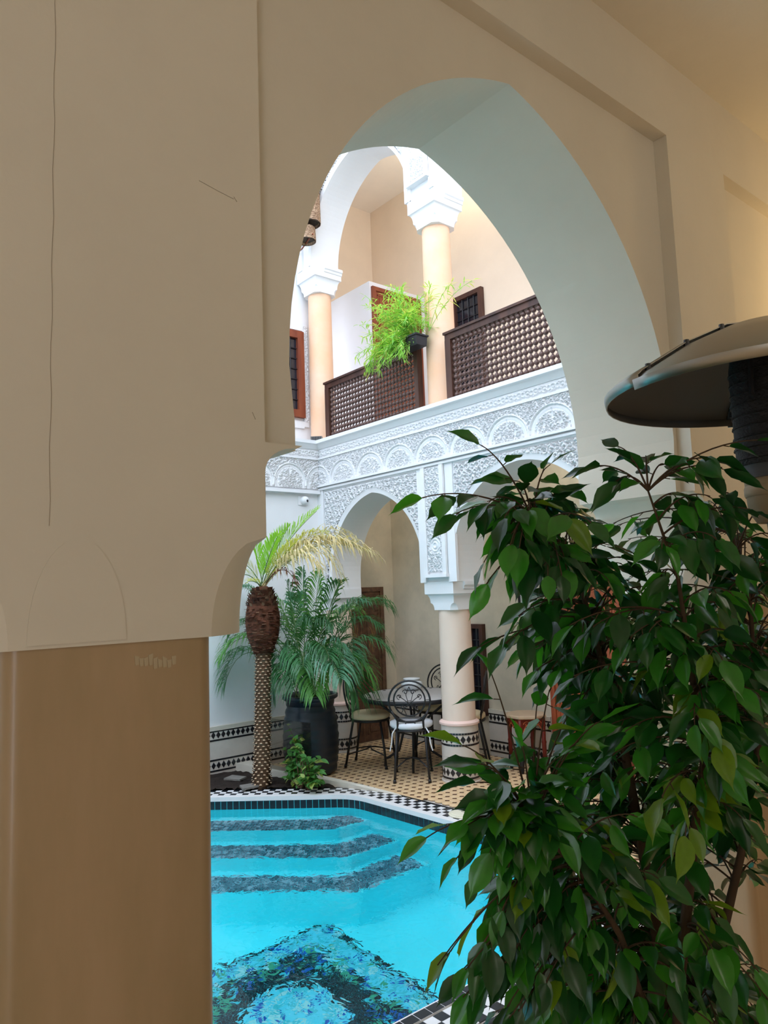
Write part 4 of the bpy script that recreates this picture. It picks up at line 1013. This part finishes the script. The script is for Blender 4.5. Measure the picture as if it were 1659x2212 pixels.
dk = lambda u_: random.choice((1, 1, 1, 2)) if u_ > .75 else 1
PF(792, 1190, 4.0, 655, 1130, D, 'dry straw-coloured frond arching right', L=.20, wd=.017, n=46, ang=.75, droop=.75, ragged=.5, rr=.007)
PF(770, 1182, 3.95, 650, 1148, D, L=.24, wd=.017, n=46, ang=.9, droop=.8, ragged=.6)
PF(735, 1245, 3.8, 680, 1120, D, 'dry orange-tipped frond hanging right', L=.17, wd=.015, n=42, ang=.7, droop=1.0, ragged=.6, kfun=dk)
PF(700, 1150, 3.8, 630, 1160, [STRAW, PALMY], L=.18, wd=.015, n=40, ang=.8, droop=.5, ragged=.4)
PF(690, 1225, 3.6, 640, 1160, D, L=.16, wd=.015, n=38, ang=.8, droop=.9, ragged=.6)
PF(815, 1200, 4.1, 690, 1120, D, L=.22, wd=.016, n=46, ang=.7, droop=.8, ragged=.5)
PF(760, 1160, 4.05, 660, 1120, D, L=.22, wd=.015, n=44, ang=.9, droop=.7, ragged=.6)
PF(640, 1262, 3.45, 612, 1195, [FIBRE, FIBRE], 'withered brown frond hanging down', L=.08, wd=.010, n=18, ang=.6, droop=1.0, ragged=.6)
# bushy palm in a dark pot
AX, AY = -6.03, 3.99
t = thing('potted_palm', 'bushy dark green palm in a tall dark blue ribbed pot', 'palm', (AX, AY, 0.0))
m_ = MB(); prof = [(.20, 0.0)]
for k in range(9):
    z = .03 + k * .073; r = .215 + .05 * math.sin(PI * min(1, (z + .10) / .75)); prof += [(r, z), (r + .004, z + .035), (r - .004, z + .058)]
prof += [(.252, .69), (.266, .70), (.268, .73), (.245, .735), (.235, .70), (.23, .64), (0, .63)]
m_.lathe(prof, 40, caps=False); m_.build('pot', POTB, t, True)
m_ = MB(); m_.lathe([(0, .66), (.232, .655)], 24, caps=False); m_.build('pot_soil', SOIL, t)
T0 = Vector((AX, AY, 0))
st = MB()
tips = [(488, 1470, 3.55, 535, 1330), (478, 1420, 3.45, 545, 1300), (500, 1365, 3.6, 560, 1290), (530, 1270, 4.0, 590, 1290), (620, 1262, 3.9, 630, 1300), (655, 1232, 4.0, 655, 1290), (690, 1240, 4.1, 680, 1290), (735, 1262, 4.1, 700, 1300),
        (790, 1300, 4.3, 720, 1290), (815, 1350, 4.35, 740, 1300), (838, 1410, 4.40, 775, 1320), (800, 1470, 4.25, 760, 1350), (770, 1500, 4.1, 735, 1370), (735, 1465, 3.7, 690, 1350), (640, 1480, 3.6, 640, 1370), (610, 1470, 3.55, 610, 1370), (680, 1500, 3.6, 670, 1390),
        (600, 1420, 3.55, 610, 1340), (760, 1410, 4.0, 715, 1330), (710, 1420, 3.7, 690, 1340), (560, 1330, 4.2, 610, 1290), (770, 1320, 4.5, 710, 1290), (655, 1440, 3.5, 655, 1350), (640, 1290, 4.3, 640, 1310), (720, 1350, 3.9, 690, 1310), (830, 1310, 4.5, 760, 1270),
        (585, 1290, 4.1, 620, 1300), (680, 1340, 3.8, 670, 1320), (590, 1490, 3.8, 600, 1390), (745, 1440, 3.9, 720, 1350)]
for i, (tx, ty, Y, cx_, cy_) in enumerate(tips):
    b = Vector((random.uniform(-.12, .12), random.uniform(-.12, .12), .66)); tip = hold(at_y(tx, ty, Y)) - T0; ct = hold(at_y(cx_, cy_, (Y + AY) / 2)) - T0
    m_ = [STEM, ARECA] if i % 5 not in (1, 3) else ([STEM, ARECL] if i % 5 == 1 else [STEM, ARECB])
    frond(t, 'frond', b, ct, tip, m_, L=random.uniform(.22, .30), wd=.0165, n=31, start=.34, ang=.95, droop=.6, rr=.006, fold=.25)
# small shrub
p = at_z(655, 1700, .02); t = thing('flowering_shrub', 'small leafy shrub with bare stems in front of the dark pot', 'shrub', (p.x, p.y, .015))
st = MB(); T0 = Vector((p.x, p.y, .015)); ll = {0: MB(), 1: MB()}
def broad(mb, p, d, nrm_, L, wd):
    d = d.normalized(); s = d.cross(nrm_); s = s.normalized() if s.length > 1e-3 else Vector((1, 0, 0)); n = s.cross(d)
    v = [p]; 
    for u_, w_ in ((.2, .75), (.45, 1.0), (.75, .62)): c_ = p + d * L * u_ - n * L * .25 * u_ * u_; v += [c_ + s * wd / 2 * w_ + n * wd * .12, c_, c_ - s * wd / 2 * w_ + n * wd * .12]
    v.append(p + d * L - n * L * .28)
    mb.add(v, [(0, 1, 2), (0, 2, 3), (1, 4, 5, 2), (2, 5, 6, 3), (4, 7, 8, 5), (5, 8, 9, 6), (7, 10, 8), (8, 10, 9)])
for i in range(26):
    px_ = random.uniform(606, 694); py_ = random.uniform(1570, 1690) if px_ < 650 else random.uniform(1612, 1690)
    if i == 0: px_, py_ = 622, 1568
    e = at_y(px_, py_, p.y + random.uniform(-.12, .14)) - T0; b = Vector((random.uniform(-.10, .10), random.uniform(-.04, .04), 0)); e.z = max(.06, e.z)
    mid = Vector((b.x * 1.3 + e.x * .2, b.y, e.z * .65)); st.tube([bez(b, mid, e, u_) for u_ in (0, .25, .5, .75, 1)], .0055, 5, r2=.002)
    for u_ in np.linspace(.45, 1, 7):
        q = bez(b, mid, e, u_)
        for _ in range(2):
            d = Vector((random.uniform(-1, 1), random.uniform(-1, 1), random.uniform(-.5, .5)))
            broad(ll[0 if random.random() < .8 else 1], q, d, Vector((d.y * .3, -.5, 1)), random.uniform(.045, .085), random.uniform(.035, .06))
st.build('stems', TWIG, t); tag(ll[0].build('leaves', SHRUB, t, True), kind='stuff'); tag(ll[1].build('pale_leaves', SHRUBY, t, True), kind='stuff')

# ================================================================== PATIO HEATER
HC = Vector((-.705, 1.75, -.15)); t = thing('patio_heater', 'mushroom patio heater with a folded metal reflector above the ficus', 'heater', tuple(HC))
zr, za, Rr = 2.132 + .15, 2.275 + .15, .362
prof = [(Rr, zr - .022), (Rr + .004, zr), (Rr - .01, zr + .012), (Rr * .62, zr + .085), (Rr * .30, zr + .135), (.06, za), (.0, za)]
A0 = math.radians(-112)
for k in range(3):   # three folded sheets with lapped seams
    a0 = A0 + k * 2 * PI / 3 - .02; a1 = A0 + (k + 1) * 2 * PI / 3 + .03; n = 16; lift = .004 * (k % 3)
    mb = MB(); m = len(prof); vs = []
    for i in range(n + 1):
        a = a0 + (a1 - a0) * i / n
        for r, z in prof: vs.append((r * math.cos(a), r * math.sin(a), z + lift))
    fs = [(i * m + j, (i + 1) * m + j, (i + 1) * m + j + 1, i * m + j + 1) for i in range(n) for j in range(m - 1)]
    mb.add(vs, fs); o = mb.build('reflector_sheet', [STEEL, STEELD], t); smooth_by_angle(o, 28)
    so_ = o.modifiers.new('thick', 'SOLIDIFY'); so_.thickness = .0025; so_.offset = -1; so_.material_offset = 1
    b = MB()
    for r in (Rr - .03, Rr * .62, Rr * .34):
        z = np.interp(-r, [-q[0] for q in prof[1:]], [q[1] for q in prof[1:]])
        a = a0 + .035; b.lathe([(0, z + .012), (.006, z + .011), (.007, z), (.007, z - .02), (0, z - .022)], 8, (r * math.cos(a), r * math.sin(a)), caps=False)
    b.build('bolts', IRON, o)
mb = MB(); mb.lathe([(.078, 2.10), (.082, 2.105), (.083, 2.20), (.083, 2.33), (.078, 2.355), (.06, 2.375)], 36); smooth_by_angle(mb.build('burner_screen', MESHB, t), 40)
rg = MB()
for j in range(9): rg.tube([(.0835 * math.cos(a), .0835 * math.sin(a), 2.115 + j * .025) for a in np.linspace(0, 2 * PI, 32, endpoint=False)], .003, 4, closed=True)
rg.build('screen_rings', MESHB, t)
mb = MB(); mb.lathe([(.076, 2.07), (.073, 2.09), (.078, 2.102)], 32); smooth_by_angle(mb.build('collar', STEELD, t), 40)
mb = MB(); mb.lathe([(.05, 1.97), (.066, 2.00), (.070, 2.075)], 32); mb.lathe([(.0695, 2.03), (.0715, 2.035), (.0715, 2.05), (.0695, 2.055)], 32); smooth_by_angle(mb.build('gas_collar', BAND, t), 40)
mb = MB(); mb.lathe([(.03, .75), (.03, 1.98)], 20); mb.build('pole', STEEL, t, True)
mb = MB(); mb.lathe([(.22, .0), (.22, .02), (.20, .05), (.20, .66), (.16, .76), (.03, .80)], 36); smooth_by_angle(mb.build('bottle_housing', STEEL, t), 35)
for k in range(3):
    st_ = MB(); a = k * 2 * PI / 3 + .5; st_.tube([(.09 * math.cos(a), .09 * math.sin(a), 2.12 + .15 - .02), (.075 * math.cos(a), .075 * math.sin(a), za - .02)], .006, 6)
    st_.build('reflector_stay', IRON, t)

# ================================================================== FICUS IN FRONT
FB = at(1455, 1700, 1.62); FB.z = -.15
t = thing('weeping_fig', 'large glossy-leaved weeping fig in front of the arch on the right', 'plant', tuple(FB))
pm_ = MB(); pm_.lathe([(.12, 0), (.15, .02), (.185, .30), (.195, .31), (.195, .35), (.175, .35), (.16, .30), (0, .30)], 32, caps=False); pm_.build('pot', TERRA, t, True)
rr_ = random.Random(21)
def leaf_mesh(var):
    """glossy ovate leaf with a drip tip, folded along the midrib; base at origin, grows along +y, faces +z"""
    r = random.Random(var); prof = [(0, 0), (.10, .56), (.25, .90), (.42, 1.0), (.58, .84), (.74, .52), (.84, .17), (.91, .055), (1.0, .0)]
    fold = r.uniform(.15, .42); bend = r.uniform(.04, .22); wave = r.uniform(.01, .04); hw_ = r.uniform(.215, .255); vs = []; fs = []
    for i, (u_, w_) in enumerate(prof):
        zc = -bend * u_ * u_
        for s_ in (-1, -.5, 0, .5, 1):
            vs.append((s_ * w_ * hw_, u_, zc + abs(s_) * w_ * hw_ * fold + wave * math.sin(u_ * 13 + s_ * 2) * abs(s_) * w_ + (0.012 if s_ == 0 and 0 < i < 7 else 0) * -1))
    for i in range(len(prof) - 1):
        for j in range(4): fs.append((i * 5 + j, i * 5 + j + 1, (i + 1) * 5 + j + 1, (i + 1) * 5 + j))
    return vs, fs
LV = [leaf_mesh(v) for v in range(6)]
LD = {}
for v in range(6):
    for k in range(4):
        o = MB().add(*LV[v]).build('leaf', FIC[k], smooth=True); LD[v, k] = o.data; bpy.data.objects.remove(o)
leaves = []; twigs = MB(); stems_ = MB()
T0 = FB.copy()
S = {}
def trunk(pts, r0, r1):
    P = [at(*q) for q in pts]; out = []
    for i in range(len(P) - 1):
        for k in range(6): out.append(P[i].lerp(P[i + 1], k / 6))
    out.append(P[-1]); stems_.tube([q - T0 for q in out], r0, 8, r2=r1); return out
b0 = (1450, 2560, 1.62)
trs = [trunk([b0, (1440, 2150, 1.60), (1400, 1900, 1.62), (1345, 1600, 1.66), (1300, 1430, 1.66), (1250, 1250, 1.62), (1150, 1120, 1.55)], .017, .0025),
       trunk([b0, (1490, 2200, 1.62), (1560, 2020, 1.66), (1600, 1850, 1.70), (1640, 1600, 1.72), (1620, 1300, 1.68), (1560, 1080, 1.62)], .016, .0025),
       trunk([b0, (1470, 2100, 1.50), (1500, 1800, 1.46), (1520, 1650, 1.45), (1490, 1420, 1.48), (1465, 1250, 1.50), (1400, 1060, 1.52)], .014, .002),
       trunk([b0, (1400, 2200, 1.48), (1340, 2020, 1.42), (1250, 1880, 1.38), (1150, 1780, 1.36)], .010, .003)]
allp = [p for tr_ in trs for p in tr_[8:]]
def add_leaf(p, d, up, L, k):
    d = d.normalized(); x = d.cross(up); x = x.normalized() if x.length > .05 else d.orthogonal().normalized(); z = x.cross(d)
    for q in (p, p + d * L * .5, p + d * L):   # no leaf passes through the heater
        if math.hypot(q.x - HC.x, q.y - HC.y) < (.15 if q.z > 1.78 else .09 if q.z > .62 else .27): return
    M = Matrix(((x.x * L, d.x * L, z.x * L, p.x - T0.x), (x.y * L, d.y * L, z.y * L, p.y - T0.y), (x.z * L, d.z * L, z.z * L, p.z - T0.z), (0, 0, 0, 1)))
    leaves.append((M, rr_.randrange(6), k, (p + d * L * .5)))
def spray(tip, n=8, tone=(5, 5, 3, 1), size=.079, span=.30, hang=.8):
    near = min(allp, key=lambda q: (q - tip).length + .35 * max(0, q.z - tip.z)); b = near
    mid = (b + tip) / 2 + Vector((0, 0, .035 + .07 * (tip - b).length))
    if (b - tip).length < .02: return
    pts = [bez(b, mid, tip, k / 10) for k in range(11)]; twigs.tube([q - T0 for q in pts], .0024, 5, r2=.0011)
    Ltot = sum((pts[i + 1] - pts[i]).length for i in range(10)); u0 = max(.12, 1 - span / max(Ltot, .01))
    for i in range(n):
        u_ = u0 + (1 - u0) * (i + .6) / n; p = bez(b, mid, tip, u_); tn = (bez(b, mid, tip, min(1, u_ + .03)) - bez(b, mid, tip, u_ - .03)).normalized()
        side = tn.cross(Vector((0, 0, 1))); side = side.normalized() if side.length > .05 else Vector((1, 0, 0)); s_ = 1 if i % 2 else -1
        d = tn * .55 + side * s_ * rr_.uniform(.35, .9) + Vector((0, 0, -hang * rr_.uniform(.3, 1.3))) + Vector((rr_.uniform(-.3, .3), rr_.uniform(-.3, .3), rr_.uniform(-.2, .2)))
        if i == n - 1: d = tn + Vector((0, 0, -.35 * hang))
        d.normalize(); pet = p + d * .014; twigs.tube([p - T0, pet - T0], .0012, 3)
        up = Vector((rr_.uniform(-.8, .45), rr_.uniform(-.45, .6), 1)) + (CAM_C - p).normalized() * rr_.uniform(-.3, 1.0)
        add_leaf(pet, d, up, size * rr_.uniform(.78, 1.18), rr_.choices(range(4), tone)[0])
# outer sprays that make the outline (pixel, depth, tone)
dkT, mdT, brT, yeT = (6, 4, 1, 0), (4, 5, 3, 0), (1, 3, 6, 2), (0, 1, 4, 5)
for x, y, D_, n, tone, hg in [(912, 1075, 1.50, 6, mdT, .35), (1040, 962, 1.52, 5, dkT, .25), (985, 1110, 1.52, 5, dkT, .9), (1060, 1080, 1.50, 6, dkT, 1.0), (1100, 1140, 1.48, 6, mdT, 1.2), (1180, 1010, 1.55, 5, dkT, .4), (1120, 1040, 1.55, 5, dkT, .5),
        (1045, 1215, 1.50, 5, brT, .4), (1050, 1262, 1.50, 5, brT, .7), (1030, 1400, 1.48, 5, dkT, .5), (1090, 1390, 1.46, 6, mdT, 1.0), (1055, 1440, 1.5, 4, brT, .9), (1120, 1330, 1.5, 6, dkT, .9), (1160, 1520, 1.5, 4, mdT, 1.2), (1150, 1240, 1.5, 6, dkT, 1.0),
        (1000, 1610, 1.34, 4, brT, .2), (1040, 1650, 1.34, 5, mdT, .5), (1035, 1690, 1.36, 4, mdT, .3), (920, 1810, 1.30, 5, brT, .25), (1000, 1790, 1.32, 6, mdT, .5), (985, 1855, 1.34, 4, mdT, .4), (1030, 1890, 1.34, 5, mdT, 1.1), (1060, 1980, 1.32, 6, mdT, 1.0),
        (945, 2085, 1.28, 3, brT, .3), (985, 2110, 1.28, 6, mdT, .6), (1010, 2180, 1.28, 5, mdT, 1.2), (1090, 2080, 1.28, 6, mdT, 1.2), (1120, 2185, 1.27, 5, mdT, .8), (1150, 2120, 1.30, 6, dkT, 1.2), (1060, 1760, 1.32, 6, mdT, .6),
        (1335, 965, 1.60, 2, mdT, .3), (1395, 985, 1.60, 4, mdT, .3), (1440, 1005, 1.60, 3, mdT, .2), (1270, 1010, 1.6, 4, dkT, .4), (1540, 990, 1.45, 5, mdT, .6), (1640, 950, 1.42, 4, mdT, .3), (1560, 1010, 1.45, 5, mdT, .8), (1500, 1080, 1.5, 6, mdT, .6), (1620, 1100, 1.45, 7, dkT, .7),
        (1330, 1040, 1.55, 6, mdT, .4), (1290, 1560, 1.36, 6, brT, .5), (1250, 1600, 1.36, 5, brT, .6), (1560, 1420, 1.36, 5, yeT, 1.2), (1590, 1480, 1.36, 6, brT, .9), (1500, 1560, 1.34, 6, brT, .8), (1550, 1600, 1.34, 6, yeT, .9), (1640, 1500, 1.38, 6, mdT, .9), (1350, 1580, 1.38, 5, mdT, .4),
        (1430, 1720, 1.32, 6, yeT, .7), (1480, 1800, 1.32, 6, yeT, .9), (1370, 1760, 1.32, 6, brT, .8), (1320, 1840, 1.32, 6, mdT, .8), (1250, 1900, 1.34, 6, mdT, 1.0), (1200, 1780, 1.33, 7, brT, .6), (1640, 2100, 1.34, 3, yeT, 1.0), (1550, 2090, 1.36, 5, mdT, 1.1), (1540, 2050, 1.36, 3, brT, .4),
        (1240, 1460, 1.44, 7, dkT, 1.0), (1200, 1640, 1.36, 5, mdT, .5), (1130, 1620, 1.36, 3, mdT, .4), (1100, 2200, 1.26, 5, brT, .6)]:
    spray(at(x, y, D_), n, tone, hang=hg)
for x, y, D_, n, tone, hg in [(965, 2065, 1.28, 5, brT, .5), (1005, 2095, 1.27, 6, mdT, .8), (1045, 2035, 1.29, 6, mdT, .9), (1085, 1965, 1.30, 6, mdT, 1.0), (1115, 2045, 1.29, 7, dkT, 1.0), (1000, 2155, 1.26, 5, brT, 1.0), (1050, 2125, 1.27, 7, mdT, 1.0), (1095, 2175, 1.26, 7, brT, .9), (1140, 1905, 1.31, 7, mdT, 1.0), (1100, 1865, 1.31, 7, brT, .9), (1060, 1835, 1.31, 6, brT, .7),
        (1065, 1725, 1.32, 6, brT, .4), (1110, 1705, 1.33, 6, mdT, .4), (1150, 1765, 1.32, 7, brT, .5), (1090, 1800, 1.31, 7, brT, .6), (1045, 1785, 1.31, 6, brT, .5), (1135, 1850, 1.31, 7, mdT, .8), (1185, 1705, 1.33, 7, mdT, .5), (1170, 2000, 1.31, 7, dkT, 1.0), (1180, 2120, 1.28, 7, mdT, 1.0), (1160, 1960, 1.36, 7, dkT, 1.0)]:
    spray(at(x, y, D_), n, tone, hang=hg)
# inner sprays fill the crown
def edge(y):  # left limit of the dense crown at height y
    return float(np.interp(y, [1010, 1100, 1250, 1400, 1500, 1600, 1750, 1900, 2050, 2212], [1150, 1030, 1060, 1070, 1150, 1170, 1060, 1030, 1060, 1010]))
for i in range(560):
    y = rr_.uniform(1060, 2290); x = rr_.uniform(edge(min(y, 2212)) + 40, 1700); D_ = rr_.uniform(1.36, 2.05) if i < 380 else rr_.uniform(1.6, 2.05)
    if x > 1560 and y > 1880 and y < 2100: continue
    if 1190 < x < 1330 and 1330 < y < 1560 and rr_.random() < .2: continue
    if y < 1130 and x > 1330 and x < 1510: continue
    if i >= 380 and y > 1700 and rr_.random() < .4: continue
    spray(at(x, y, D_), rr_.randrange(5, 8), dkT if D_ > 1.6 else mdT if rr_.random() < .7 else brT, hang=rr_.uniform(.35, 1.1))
leaves.sort(key=lambda l: (l[3] - CAM_C).length)
rest = MB()
for n, (M, v, k, c) in enumerate(leaves):
    if n < 300: link('leaf', LD[v, k], t, M)
    else: rest.add([M @ Vector(q) for q in LV[v][0]], LV[v][1], k)
o = rest.build('leaves', FIC, t, True); o['kind'] = 'stuff'
stems_.build('trunk', FTWIG, t, True); twigs.build('twigs', FTWIG, t, True)
print('ficus leaves', len(leaves), 'objects', len(bpy.data.objects))
